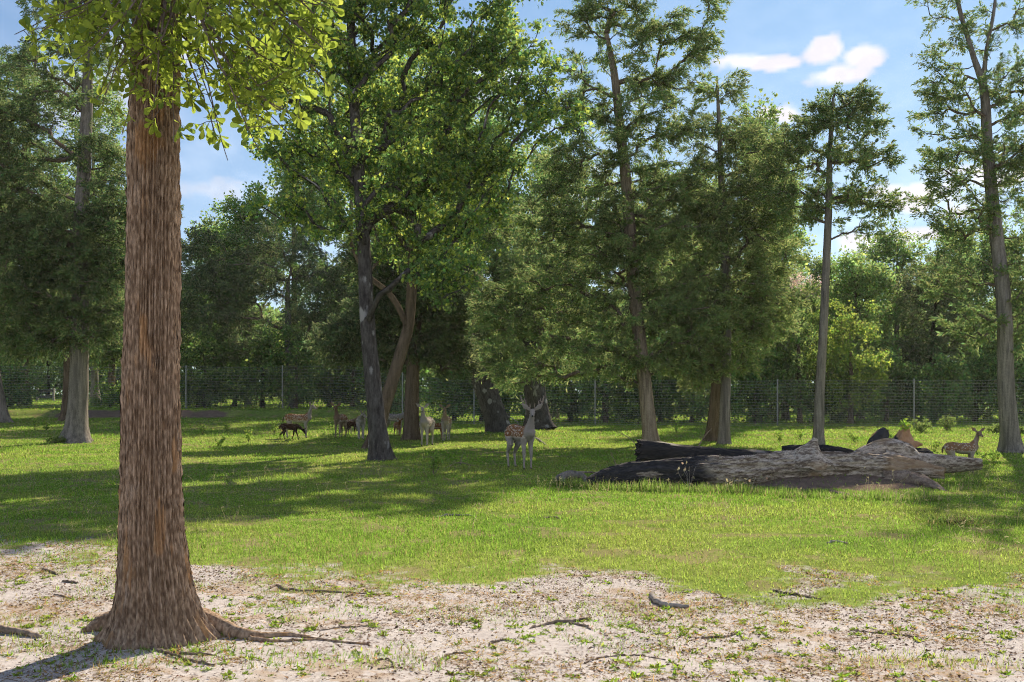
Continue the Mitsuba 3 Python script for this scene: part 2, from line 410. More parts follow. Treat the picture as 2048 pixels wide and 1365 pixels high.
# seed stalks that stand above the grass
x, y = scatter(9.3, 22, 9)
keep = (sand_np(x, y) < -.3) & (fb(x, y, 3, .6) > .46)
x, y = x[keep], y[keep]
k = len(x)
b0 = np.stack([x, y, height(x, y)], -1)
hh = rng.uniform(.10, .22, k)
tip = b0 + np.stack([rng.normal(size=k) * .05, rng.normal(size=k) * .05, hh], -1)
P = np.stack([b0, (b0 + tip) / 2 + rng.normal(size=(k, 3)) * .006, tip], 1)
v1, f1 = tubes(P, np.full((k, 3), .0022), 3, False)
hp = np.repeat(tip, 3, 0)
v2, f2 = leaves(rng, hp, rng.normal(size=(3 * k, 3)) + [0, 0, .5], .05, .008)
v, f = join([(v1, f1), (v2, f2)])
add('seed_stalks', (v, f), 'blade', color=np.tile([[.38, .36, .22]], (len(v), 1)))
tag('seed_stalks', 'thin pale grass seed stalks standing above the turf', 'grass', kind='stuff')


# ---------------------------------------------------------------- trees
def ground_z(x, y):
    return float(height(np.array([x]), np.array([y]))[0])


def skeleton(rng, trunk, centers, rise, tip_r):
    """Branches from the trunk (rows x y z r) to each centre; each starts on the nearest fitting node. Returns polylines, radii and the first ancestor of each."""
    K = 5
    dist = np.min(np.linalg.norm(centers[:, None, :2] - trunk[None, ::3, :2], axis=2) + .35 * np.abs(centers[:, None, 2] - trunk[None, ::3, 2]), 1)
    order = np.argsort(dist)
    n = len(centers)
    nodes = np.zeros((len(trunk) + n * (K - 1), 3)); nodes[:len(trunk)] = trunk[:, :3]
    owner = np.full(len(nodes), -1)
    at, m = len(trunk), len(trunk)
    lines, start, parent = np.zeros((n, K, 3)), np.zeros(n, int), np.full(n, -1)
    pos_on = np.zeros(len(nodes), int)
    for c, o in enumerate(order):
        q = centers[o]
        e = q - nodes[:m]
        dh = np.hypot(e[:, 0], e[:, 1])
        cost = np.sqrt(dh ** 2 + (1.6 * (e[:, 2] - rise * dh)) ** 2) + .02
        cost[:at] *= 1.05
        s = int(np.argmin(cost))
        p0 = nodes[s]
        L = np.linalg.norm(q - p0)
        side = rng.normal(size=3) * .10 * L
        ctl = (p0 + q) / 2 + [0, 0, (.10 if rise > .5 else -.05) * L] + side
        t = np.linspace(0, 1, K)[:, None]
        line = (1 - t) ** 2 * p0 + 2 * t * (1 - t) * ctl + t ** 2 * q
        line[1:-1] += rng.normal(size=(K - 2, 3)) * .025 * L
        lines[c], start[c], parent[c] = line, s, owner[s]
        nodes[m:m + K - 1] = line[1:]; owner[m:m + K - 1] = c; pos_on[m:m + K - 1] = np.arange(1, K)
        m += K - 1
    count = np.ones((n, K))
    for c in range(n - 1, -1, -1):
        if parent[c] >= 0:
            count[parent[c], :pos_on[start[c]] + 1] += count[c, 0]
    first = np.arange(n)
    for c in range(n):
        if parent[c] >= 0:
            first[c] = first[parent[c]]
    rad = tip_r * count ** .5
    rad[:, -1] *= .7
    return lines, rad, first, order


KINDS = {  # foliage: size of the leaves in metres, their number in a bough, reach of a bough, colours
    'cedar': dict(mat='leaf_needle', L=.125, W=.034, m=240, sub=13, spread=.74, rise=.22, base=(.20, .30, .115), warm=(.37, .41, .17), share=.3, up=.4),
    'pine_like': dict(mat='leaf_needle', L=.105, W=.034, m=170, sub=11, spread=.62, rise=.35, base=(.19, .28, .11), warm=(.33, .37, .15), share=.2, up=.6),
    'broad': dict(mat='leaf_broad', L=.10, W=.07, m=110, sub=9, spread=.66, rise=.8, base=(.18, .30, .10), warm=(.46, .56, .11), share=.3, up=1.0),
    'far_broad': dict(mat='leaf_broad', L=.19, W=.13, m=150, sub=9, spread=1.5, rise=.8, base=(.22, .335, .12), warm=(.38, .45, .13), share=.2, up=.8),
    'far_cedar': dict(mat='leaf_needle', L=.20, W=.07, m=190, sub=12, spread=1.5, rise=.25, base=(.16, .22, .10), warm=(.29, .30, .15), share=.2, up=.4),
    'shrub': dict(mat='leaf_broad', L=.15, W=.10, m=90, sub=9, spread=.9, rise=1.2, base=(.19, .31, .10), warm=(.36, .46, .12), share=.2, up=.9),
}


def sample_blobs(rng, blobs, d, total):
    B, w = [], []
    for b in blobs:
        x, y, rx, ry = b[:4]
        a, h = rx / F * d, ry / F * d
        dep = max(.45 * a + .4 * h, .5) * (.9 if a < 2 else .8)
        B.append((px(x, y, d + (b[4] if len(b) > 4 else 0.0)), np.array([a, dep, h])))
        w.append((b[5] if len(b) > 5 else 1.0) * (a * h * dep) ** .72)
    n = np.maximum(3, total * np.array(w) / sum(w)).astype(int)
    return np.vstack([c + unit(rng.normal(size=(k, 3))) * rng.random((k, 1)) ** .42 * e for (c, e), k in zip(B, n)])


CLUMPS = {}


def clump(kind, variant, base, warm, share):
    """A shapegroup holding one leafy bough about a metre long, growing along +x; sizes as in KINDS."""
    K = KINDS[kind]
    name = f'clump_{kind}_{len(CLUMPS)}'
    key = (kind, variant, base, warm, share)
    if key in CLUMPS:
        return CLUMPS[key]
    rng = np.random.default_rng(3000 + len(CLUMPS))
    m, sp = K['m'], K['spread']
    sub = K['sub']
    if K['mat'] == 'leaf_needle':
        x0 = rng.random(sub) * .75
        sd = unit(np.stack([.5 + .5 * rng.random(sub), rng.normal(size=sub) * .75, rng.normal(size=sub) * .33 - .12], 1))
        L = (.30 + .45 * rng.random(sub)) * (1 - .5 * x0)
        per = m // sub
        t = rng.random((sub, per)) ** .7
        Q = np.stack([x0 - .35, 0 * x0, .04 * np.sin(x0 * 3)], 1)[:, None] + sd[:, None] * (t * L[:, None])[..., None] - np.array([0, 0, .22]) * (t ** 2 * L[:, None])[..., None]
        Q = Q + rng.normal(size=Q.shape) * [.035, .035, .03]
        dd = sd[:, None] + rng.normal(size=Q.shape) * [.55, .55, .45] + [0, 0, -.1]
    else:
        sd = unit(np.stack([.35 + .6 * rng.random(sub), rng.normal(size=sub) * .8, rng.normal(size=sub) * .6], 1))
        L = .35 + .45 * rng.random(sub)
        per = m // sub
        t = rng.random((sub, per)) ** .75
        Q = sd[:, None] * (t * L[:, None])[..., None] + rng.normal(size=(sub, per, 3)) * .10 - [.15, 0, 0]
        dd = sd[:, None] * .3 + rng.normal(size=Q.shape) * [.8, .8, .5] - [0, 0, .3]
    Q, dd = Q.reshape(-1, 3), dd.reshape(-1, 3)
    ls = (.6 + .75 * rng.random(len(Q))) / sp
    v, f = leaves(rng, Q, dd, K['L'] * ls, K['W'] * ls, .35, K['up'])
    col = tint(rng, len(Q), base, .2, warm, share)
    scene[name] = {'type': 'shapegroup', 'foliage': mikit.ply((v, f), K['mat'], color=col.clip(.004, .8))}
    CLUMPS[key] = name
    return name


def frames(D, rng):
    """Rotations that turn +x to D and keep +z upward, with a random roll."""
    D = unit(D)
    y = unit(np.cross(np.tile([0, 0, 1.0], (len(D), 1)), D) + 1e-6)
    z = np.cross(D, y)
    a = rng.normal(size=len(D)) * .5
    y2 = y * np.cos(a)[:, None] + z * np.sin(a)[:, None]
    return np.stack([D, y2, np.cross(D, y2)], -1)


def put_clumps(prefix, rng, P, D, scale, groups):
    R = frames(D, rng)
    for k in range(len(P)):
        M = np.eye(4)
        M[:3, :3] = R[k] * scale[k]
        M[:3, 3] = P[k]
        scene[f'{prefix}__{k + 1:03d}'] = {'type': 'instance', 'to_world': T(M), 'group': {'type': 'ref', 'id': groups[k % len(groups)]}}


def build_tree(name, label, cat, d, path, radii, blobs, kind, bark_mat, N=300, seed=1, split=True, group=None, tip_r=.011, flare=(.25, .55), ridge=.09, rings=70, sides=36, freq=6.0, leaf_scale=1.0, base=None, warm=None, share=None, leaders=(), spread=None, low=.3):
    rng = np.random.default_rng(seed)
    K = KINDS[kind]
    key = numbered(name)
    s = F / d
    ctrl = []
    for k_, ((x, y), r) in enumerate(zip(path, radii)):
        p = px(x, y, d)
        p[1] += .12 * math.sin(k_ * 1.7 + seed) * (k_ > 0)
        ctrl.append([*p, r / s])
    ctrl = np.array(ctrl)
    ctrl[0, 2] = min(ctrl[0, 2], ground_z(ctrl[0, 0], d)) - .06
    v, f = trunk_mesh(ctrl, rings, sides, ridge, freq, flare, seed)
    parts = [(v, f)]
    trunk = spline(ctrl, 60)
    for (lp, lr) in leaders:
        c2 = np.array([[*px(x, y, d), r / s] for (x, y), r in zip(lp, lr)])
        parts.append(trunk_mesh(c2, 24, 14, ridge, freq, None, seed + 3))
        trunk = np.vstack([trunk, spline(c2, 20)])
    C = sample_blobs(rng, blobs, d, N)
    C = C[C[:, 2] > height(C[:, 0], C[:, 1]) + low]
    zmin = trunk[0, 2] + .12 * (trunk[:, 2].max() - trunk[0, 2])
    lines, rad, first, order = skeleton(rng, trunk[trunk[:, 2] > zmin], C, K['rise'], tip_r)
    rad = np.minimum(rad, .6 * ctrl[:, 3].max())
    if split:
        add(f'{key}__trunk', join(parts), bark_mat, smooth=True)
        big = [c for c in np.unique(first) if rad[c, 0] > 2.6 * tip_r]
        names, rest = {}, []
        for c in big:
            sel = np.nonzero(first == c)[0]
            add(numbered(f'{key}__branch'), tubes(lines[sel], rad[sel], 4), 'twig_bark' if bark_mat != 'dark_bark' else 'dark_bark', smooth=True)
        sel = np.nonzero(~np.isin(first, big))[0]
        if len(sel):
            k2 = add(f'{key}__twigs', tubes(lines[sel], rad[sel], 3), 'twig_bark', smooth=True)
            tag(k2, kind='stuff')
    else:
        parts.append(tubes(lines, rad, 3, False))
        add(f'{key}__trunk', join(parts), bark_mat, smooth=True)
    P, D = lines[:, -1], unit(lines[:, -1] - lines[:, -2])
    if K['mat'] == 'leaf_needle':
        D = unit(D * [1, 1, .6])
    keep = P[:, 2] > height(P[:, 0], P[:, 1]) + low / 3
    P, D = P[keep], D[keep]
    base_, warm_, share_ = tuple(base or K['base']), tuple(warm or K['warm']), K['share'] if share is None else share
    tone = lambda t: (tuple(np.round(np.array(base_) * t, 4)), tuple(np.round(np.array(warm_) * t, 4)))
    gs = [clump(kind, 0, *tone(.8), share_), clump(kind, 1, *tone(1.15), share_), clump(kind, 2, *tone(1.0), share_)]
    put_clumps(f'{key}__crown', rng, P, D, (spread or K['spread']) * leaf_scale * (.65 + .65 * rng.random(len(P))), gs)
    tag(f'{key}__crown', kind='stuff')
    tag(key, label, cat, group)
    return key


build_tree('cedar_tree', 'tall broad cedar with drooping olive foliage, rising behind the black charred log', 'tree', 33.0,
           [(1302, 888), (1292, 790), (1277, 650), (1265, 540), (1255, 400), (1240, 250), (1228, 140), (1212, 70)], [14.5, 13.5, 12.5, 12, 11, 9, 7, 4],
           [(1180, 30, 60, 45), (1290, 55, 100, 45), (1385, 95, 45, 55), (1420, 25, 16, 40), (1330, 160, 85, 32), (1140, 140, 50, 40, 0, .5), (1165, 230, 75, 40), (1340, 255, 90, 45, 0, .8), (1165, 330, 90, 50), (1335, 370, 95, 55), (1140, 455, 130, 80),
            (1320, 500, 120, 95), (1110, 590, 140, 85), (1015, 640, 75, 105), (1270, 640, 130, 85), (1385, 640, 80, 110), (1130, 715, 110, 50), (1260, 730, 110, 38), (1010, 740, 50, 40), (1230, -20, 90, 30), (1245, 180, 120, 150, 0, .55), (1240, 420, 150, 150, 0, .7)],
           'cedar', 'tan_bark', N=1000, seed=11)
build_tree('cedar_tree', 'dense dark cedar with a thick fluted grey trunk at the left edge', 'tree', 34.8,
           [(152, 886), (155, 770), (160, 610), (165, 450), (170, 300), (172, 180), (175, 60), (178, -70)], [20, 18, 16, 14, 12, 10, 7, 3],
           [(60, 560, 110, 120), (205, 560, 75, 110), (140, 655, 105, 50), (40, 680, 60, 50), (50, 410, 100, 90), (215, 430, 55, 90), (130, 480, 110, 90), (40, 290, 90, 75, 0, .7), (205, 300, 60, 60, 0, .6), (120, 190, 90, 60, 0, .45), (60, 120, 90, 55, 0, .4), (190, 120, 70, 60, 0, .4),
            (150, 20, 110, 60, 0, .5), (-60, 450, 90, 160), (-40, 250, 80, 100), (160, -70, 90, 60)],
           'cedar', 'grey_bark', N=1200, seed=12, flare=(.35, .9), base=(.14, .22, .09), warm=(.26, .30, .13))
build_tree('cedar_tree', 'slender cedar with a straight bare grey trunk and flat open crown', 'tree', 32.0,
           [(1637, 897), (1641, 800), (1648, 600), (1655, 440), (1662, 300), (1668, 195)], [11, 9.5, 8, 7, 5, 2.5],
           [(1690, 195, 60, 28), (1640, 235, 70, 28), (1730, 240, 45, 32), (1590, 285, 55, 26), (1745, 315, 60, 28), (1665, 300, 60, 22, 0, .6), (1590, 385, 55, 26, 0, .8), (1690, 395, 80, 26), (1765, 415, 40, 22), (1610, 430, 50, 24, 0, .7), (1720, 455, 50, 22, 0, .5), (1580, 330, 35, 20, 0, .5), (1665, 330, 100, 130, 0, .3)],
           'pine_like', 'grey_bark', N=290, seed=13, ridge=.06)
build_tree('cedar_tree', 'tall cedar with an open ragged forked crown at the right edge', 'tree', 29.0,
           [(2026, 908), (2013, 790), (2004, 610), (1991, 450), (1979, 300), (1966, 180), (1942, 110), (1918, 0), (1905, -80)], [17, 16, 14, 12.5, 10.5, 8, 5, 4, 2],
           [(1895, 25, 65, 50, 0, .5), (2010, 40, 60, 55, 0, .6), (1865, 140, 45, 35, 0, .6), (1890, 205, 65, 45), (2015, 190, 65, 60), (1880, 320, 55, 45, 0, .7), (2025, 330, 60, 70), (1885, 405, 55, 35, 0, .7), (1945, 455, 90, 40), (1905, 550, 65, 55), (2045, 540, 60, 80), (1940, 640, 55, 50), (2030, 665, 55, 55), (2090, 250, 60, 120), (2000, 420, 50, 40, 0, .8), (1950, 260, 105, 250, 0, .4)],
           'pine_like', 'grey_bark', N=400, seed=14, flare=(.3, .8), leaders=[([(1966, 175), (1972, 110), (1988, 20), (1996, -60)], [5, 4, 3, 1.5])])
build_tree('cedar_tree', 'full cedar on a straight grey trunk, right half of a close pair', 'tree', 33.6,
           [(1447, 892), (1450, 770), (1453, 610), (1446, 400), (1438, 240), (1432, 155)], [11, 10, 9, 7, 4, 2],
           [(1436, 185, 45, 40, 0, .8), (1440, 270, 80, 60), (1480, 380, 100, 80), (1480, 500, 110, 85), (1500, 610, 95, 80), (1440, 690, 95, 60), (1400, 745, 60, 34), (1540, 300, 30, 45), (1420, 420, 70, 80), (1550, 420, 40, 60, 0, .6)],
           'cedar', 'grey_bark', N=430, seed=15, base=(.20, .28, .105))
build_tree('cedar_tree', 'brown trunked cedar half hidden, left half of a close pair', 'tree', 36.0,
           [(1424, 882), (1432, 780), (1440, 650), (1446, 540)], [14, 12, 9, 5], [(1500, 620, 80, 80), (1400, 540, 60, 80), (1540, 560, 40, 60)], 'cedar', 'brown_bark', N=240, seed=16)
build_tree('hardwood_tree', 'tall broadleaf tree with a dark charred looking leaning trunk, pale streaks', 'tree', 25.2,
           [(762, 926), (750, 800), (736, 650), (727, 500), (716, 330), (706, 150), (702, 0), (700, -160)], [20, 16.5, 14.5, 13, 11, 9, 7, 3],
           [(640, 100, 150, 150), (850, 90, 190, 140), (1010, 140, 120, 110), (720, -90, 250, 110), (960, -60, 150, 90), (590, 300, 90, 90, 0, .7), (820, 300, 170, 110), (960, 330, 100, 80), (900, 430, 120, 80), (690, 430, 90, 70, 0, .6), (880, 545, 80, 55, -1.5, 1.2), (560, 410, 60, 50, 0, .7), (1080, 230, 80, 70, 0, .7), (530, 180, 70, 100, 0, .7)],
           'broad', 'dark_bark', N=850, seed=21, flare=(.3, .75), ridge=.11, tip_r=.012)
build_tree('hardwood_tree', 'broadleaf tree with a slim brown trunk leaning right behind the dark trunk', 'tree', 31.5,
           [(742, 895), (772, 805), (800, 710), (818, 640), (826, 500), (822, 400), (812, 280), (803, 120)], [15, 13, 11.5, 10.5, 9.5, 8, 6, 3],
           [(830, 230, 130, 130), (900, 380, 110, 100), (760, 360, 100, 100), (840, 480, 110, 60), (690, 250, 90, 120)],
           'broad', 'brown_bark', N=520, seed=22, flare=(.25, .4), leaders=[([(812, 650), (780, 590), (735, 550), (700, 480)], [6, 5.5, 5, 3])])
build_tree('cedar_tree', 'dark cedar with a straight brown trunk just right of the leaning trunk', 'tree', 37.0,
           [(822, 883), (825, 770), (830, 650), (836, 520)], [15, 13.5, 12, 8], [(790, 600, 100, 60), (885, 610, 90, 80), (740, 650, 80, 55), (690, 690, 60, 40), (890, 700, 70, 45), (800, 520, 110, 60), (770, 710, 60, 30)],
           'cedar', 'brown_bark', N=700, seed=23, base=(.14, .20, .095), warm=(.25, .28, .14), flare=(.3, .6))
build_tree('cedar_tree', 'cedar on a massive dark leaning trunk behind the antlered buck', 'tree', 44.0,
           [(1000, 868), (986, 820), (968, 770), (950, 700), (940, 610), (935, 480)], [24, 22, 22, 19, 15, 8], [(930, 600, 95, 90), (865, 680, 75, 60), (1000, 560, 80, 90), (930, 470, 90, 80), (980, 690, 60, 60)],
           'cedar', 'dark_bark', N=260, seed=24, leaf_scale=1.25, flare=(.3, .35))
build_tree('cedar_tree', 'cedar on a massive upright dark trunk right of the antlered buck', 'tree', 47.0,
           [(1080, 860), (1073, 810), (1066, 740), (1062, 640), (1060, 500)], [24, 21, 20, 15, 8], [(1060, 600, 100, 80), (1130, 560, 80, 80), (1050, 480, 80, 80), (1080, 680, 90, 40)],
           'cedar', 'dark_bark', N=240, seed=25, leaf_scale=1.3, flare=(.5, .5))
build_tree('cedar_tree', 'reddish brown trunk standing close behind the grey fluted trunk', 'tree', 49.0,
           [(131, 836), (135, 770), (138, 690), (140, 560)], [11, 9, 8, 4], [(140, 560, 80, 80), (90, 620, 70, 60), (200, 620, 60, 60)], 'cedar', 'brown_bark', N=170, seed=26, leaf_scale=1.3)
build_tree('cedar_tree', 'grey trunk leaning out of the picture at the far left edge', 'tree', 47.0,
           [(4, 838), (-8, 760), (-18, 690), (-30, 560)], [14, 11, 10, 5], [(-20, 600, 80, 90), (20, 660, 60, 50), (-60, 480, 80, 90)], 'cedar', 'grey_bark', N=170, seed=27, leaf_scale=1.3)
build_tree('cedar_tree', 'dark drooping cedar with a pale forked trunk just behind the fence', 'tree', 60.0,
           [(586, 824), (582, 750), (577, 680), (575, 560)], [9, 8, 7, 4], [(470, 600, 100, 100), (620, 620, 100, 90), (560, 520, 110, 70), (680, 560, 70, 90), (400, 560, 60, 110), (480, 690, 80, 45), (640, 700, 70, 40)],
           'cedar', 'grey_bark', N=330, seed=28, leaf_scale=1.5, base=(.14, .20, .095), warm=(.25, .28, .14), leaders=[([(588, 790), (600, 740), (607, 690)], [5, 4, 3])])

# the wood behind the fence
BG = [  # centre x, top y, base y, half width in pixels, distance, kind, tone
    (-60, 60, 800, 110, 62, 'far_broad', 1.0), (50, 60, 805, 110, 66, 'far_broad', 1.0), (190, 130, 806, 100, 72, 'far_broad', 1.1), (220, 420, 808, 90, 70, 'far_broad', .9), (310, 410, 810, 80, 68, 'far_cedar', 1), (420, 440, 812, 80, 72, 'far_broad', 1.1),
    (500, 370, 815, 90, 66, 'far_broad', 1.25), (600, 270, 820, 100, 70, 'far_broad', 1.2), (690, 120, 830, 100, 74, 'far_broad', 1.0), (800, 60, 836, 110, 68, 'far_broad', 1.0), (900, 140, 840, 100, 72, 'far_broad', 1.1), (1010, 150, 845, 110, 66, 'far_broad', 1.3),
    (1110, 260, 846, 100, 70, 'far_broad', 1.0), (1210, 420, 848, 90, 66, 'far_cedar', 1.1), (1310, 330, 848, 90, 72, 'far_broad', 1.0), (1400, 330, 850, 90, 66, 'far_broad', 1.0), (1515, 190, 848, 70, 60, 'far_broad', 1.1), (1570, 350, 848, 70, 64, 'far_broad', 1.2),
    (1640, 500, 846, 80, 78, 'far_broad', .9), (1720, 510, 845, 80, 66, 'far_broad', 1.35), (1800, 450, 845, 90, 74, 'far_broad', 1.1), (1870, 520, 847, 85, 64, 'far_cedar', 1.0), (1940, 440, 846, 90, 72, 'far_broad', 1.1), (2020, 430, 848, 90, 68, 'far_broad', 1.0), (2110, 380, 848, 100, 66, 'far_broad', 1.0)]
for k_, (x, top, bot, hw, d, kind, tone) in enumerate(BG):
    r_ = np.random.default_rng(100 + k_)
    hgt_ = bot - top
    bl = [(x + r_.normal() * hw * .15, top + hgt_ * .13, hw * .5, hgt_ * .13)]
    for q in range(6):
        fy = .2 + .55 * q / 5
        bl.append((x + r_.uniform(-.5, .5) * hw, top + hgt_ * fy, hw * r_.uniform(.55, .85), hgt_ * .13))
    kk = KINDS[kind]
    b_ = tuple(np.array(kk['base']) * tone * [1, 1, .95])
    build_tree('forest_tree', 'leafy tree in the wood beyond the wire fence' if kind == 'far_broad' else 'dark evergreen in the wood beyond the wire fence', 'tree', float(d),
               [(x, bot + 6), (x + r_.normal() * 6, bot - hgt_ * .3), (x + r_.normal() * 8, top + hgt_ * .1)], [8, 6, 1.5], bl, kind, 'brown_bark' if k_ % 2 else 'grey_bark', N=190, seed=200 + k_, split=False,
               group='leafy trees of the wood behind the fence' if kind == 'far_broad' else 'evergreens of the wood behind the fence', rings=16, sides=9, tip_r=.02, base=b_)
# understorey
r_ = np.random.default_rng(77)
US = []
for x in range(-40, 2110, 62):
    US.append((x + r_.uniform(-20, 20), r_.uniform(640, 730), r_.uniform(45, 75), r_.uniform(57.5, 62), r_.choice([.85, .95, 1.05, 1.15])))
US = [u for u in US if not (20 < u[0] < 350)] + [(95, 690, 80, 84, 1.0), (190, 680, 80, 86, .9), (290, 690, 70, 84, 1.0), (30, 690, 70, 82, .95)]
for k_, (x, top, hw, d, tone) in enumerate(US):
    bot = HY + (CAM_H - ground_z((x - CX) / F * d, d)) * F / d
    hgt_ = bot - top
    bl = [(x, top + hgt_ * .3, hw * .7, hgt_ * .28), (x - hw * .4, top + hgt_ * .6, hw * .7, hgt_ * .3), (x + hw * .4, top + hgt_ * .62, hw * .7, hgt_ * .3), (x, top + hgt_ * .85, hw * .8, hgt_ * .15)]
    build_tree('understorey_bush', 'dark leafy bush filling the shade behind the wire fence', 'bush', float(d), [(x, bot), (x + 3, bot - hgt_ * .4), (x, top + hgt_ * .3)], [4, 3, 1], bl, 'shrub', 'brown_bark', N=60, seed=400 + k_, split=False,
               group='dark bushes behind the fence', rings=8, sides=6, base=tuple(np.array(KINDS['shrub']['base']) * tone), leaf_scale=1.15)
build_tree('shrub', 'bright yellow green shrub behind the fence right of the slender trunk', 'shrub', 56.5, [(1700, 850), (1702, 760), (1700, 660)], [5, 4, 2], [(1690, 640, 60, 55), (1720, 720, 60, 60), (1660, 700, 50, 60), (1700, 790, 70, 50)],
           'shrub', 'brown_bark', N=90, seed=501, split=False, rings=10, sides=7, base=(.26, .36, .08), warm=(.44, .52, .09))
build_tree('shrub', 'round sunlit shrub beyond the fence left of the oak trunk', 'shrub', 60.0, [(218, 818), (218, 800), (218, 775)], [4, 3, 1], [(225, 785, 30, 32), (195, 805, 20, 16), (240, 800, 22, 22)], 'shrub', 'brown_bark', N=60, seed=502, split=False, rings=8, sides=6, base=(.22, .36, .075), leaf_scale=.9)
build_tree('shrub', 'glowing yellow green shrub at the fence right of the oak trunk', 'shrub', 59.0, [(395, 822), (395, 800), (395, 770)], [4, 3, 1], [(385, 785, 26, 36), (410, 800, 20, 22), (370, 740, 14, 30)], 'shrub', 'brown_bark', N=60, seed=503, split=False, rings=8, sides=6, base=(.24, .40, .06), leaf_scale=.9)
for k_, (x, y, w, lab) in enumerate([(1992, 866, 14, 'small pale weed bush at the fence foot left of the right edge trunk'), (1845, 866, 22, 'low grey green weed clump at the foot of the right fence post'), (1895, 862, 20, 'low bluish weed clump along the right fence foot'), (2042, 868, 10, 'small weed bush at the fence foot beyond the right edge trunk'), (110, 887, 22, 'flat leafy clump at the foot of the grey fluted trunk')]):
    d = gpx(x, y)[1]
    build_tree('weed_clump', lab, 'weed', d, [(x, y), (x, y - w * .4), (x, y - w * .8)], [1.2, 1, .5], [(x, y - w * (.7 if k_ != 4 else .25), w, w * (.7 if k_ != 4 else .3))], 'shrub', 'brown_bark', N=34, seed=520 + k_, split=False, rings=5, sides=5, base=(.22, .31, .1), leaf_scale=.7, spread=.32, low=.03)
key = build_tree('flowering_tree', 'small tree with clusters of pale pink blossom behind the fence', 'tree', 58.0, [(1600, 850), (1598, 740), (1595, 620)], [5, 4, 2], [(1590, 640, 60, 50), (1610, 720, 60, 60), (1570, 600, 40, 30), (1630, 600, 30, 25), (1600, 580, 45, 20)], 'shrub', 'brown_bark', N=90, seed=504, split=False, rings=10, sides=7, base=(.17, .26, .09))
r_ = np.random.default_rng(78)
for k_ in range(26):
    c = px(r_.uniform(1560, 1645), 0, 57.4)
    c[2] = px(0, 552 + 40 * r_.random() + 8 * abs((c[0] / 57.4 * F + CX - 1605) / 30), 57.4)[2]
    P = c + r_.normal(size=(46, 3)) * [.1, .1, .16]
    v, f = leaves(r_, P, r_.normal(size=(46, 3)), .09, .08)
    add(numbered(f'{key}__blossom'), (v, f), 'leaf_broad', color=tint(r_, 46, (.66, .58, .50), .12))
# the deep wood behind, one mass
r_ = np.random.default_rng(79)
n = 90000
X = r_.uniform(-62, 62, n); Y = r_.uniform(88, 104, n); top = 8.0 + 4.5 * fb(X, Y * 0, 3, .12) ; top = np.where(np.abs(X + 22) < 8, top * .8, top)
Zr = r_.random(n) ** .8 * top
v, f = leaves(r_, np.stack([X, Y, height(X, Y) + Zr], -1), r_.normal(size=(n, 3)), .5, .36, .3, .6)
add('deep_wood', (v, f), 'leaf_broad', color=tint(r_, n, (.21, .32, .11), .25))
tag('deep_wood', 'dark mass of far woodland filling the gaps behind the nearer trees', 'woodland', kind='stuff')

# ---------------------------------------------------------------- the foreground oak
rng = np.random.default_rng(31)
OD = 6.84
ob = gpx(318, 1268)
path = [(318, 1285), (312, 1200), (306, 1100), (303, 980), (303, 800), (306, 600), (308, 400), (309, 250), (311, 100), (313, -60), (316, -300), (322, -600)]
rpx = [82, 69, 61, 55.5, 51.5, 48.5, 46.5, 45, 42, 39, 34, 23]
ctrl = np.array([[*px(x, y, OD), r * OD / F] for (x, y), r in zip(path, rpx)])
ctrl[0, 2] = ground_z(ctrl[0, 0], OD) - .05


def lobes(g):
    # roots: one long to the right, one to the left, broad ones front and back
    l = .55 + 0 * g
    for a0, amp, wdt in ((0.0, 1.15, .36), (math.pi, .95, .34), (-.9, .35, .5), (1.1, .5, .5), (2.2, .4, .5), (-2.2, .3, .5)):
        dd = (g - a0 + np.pi) % (2 * np.pi) - np.pi
        l = l + amp * np.exp(-(dd / wdt) ** 2)
    return l


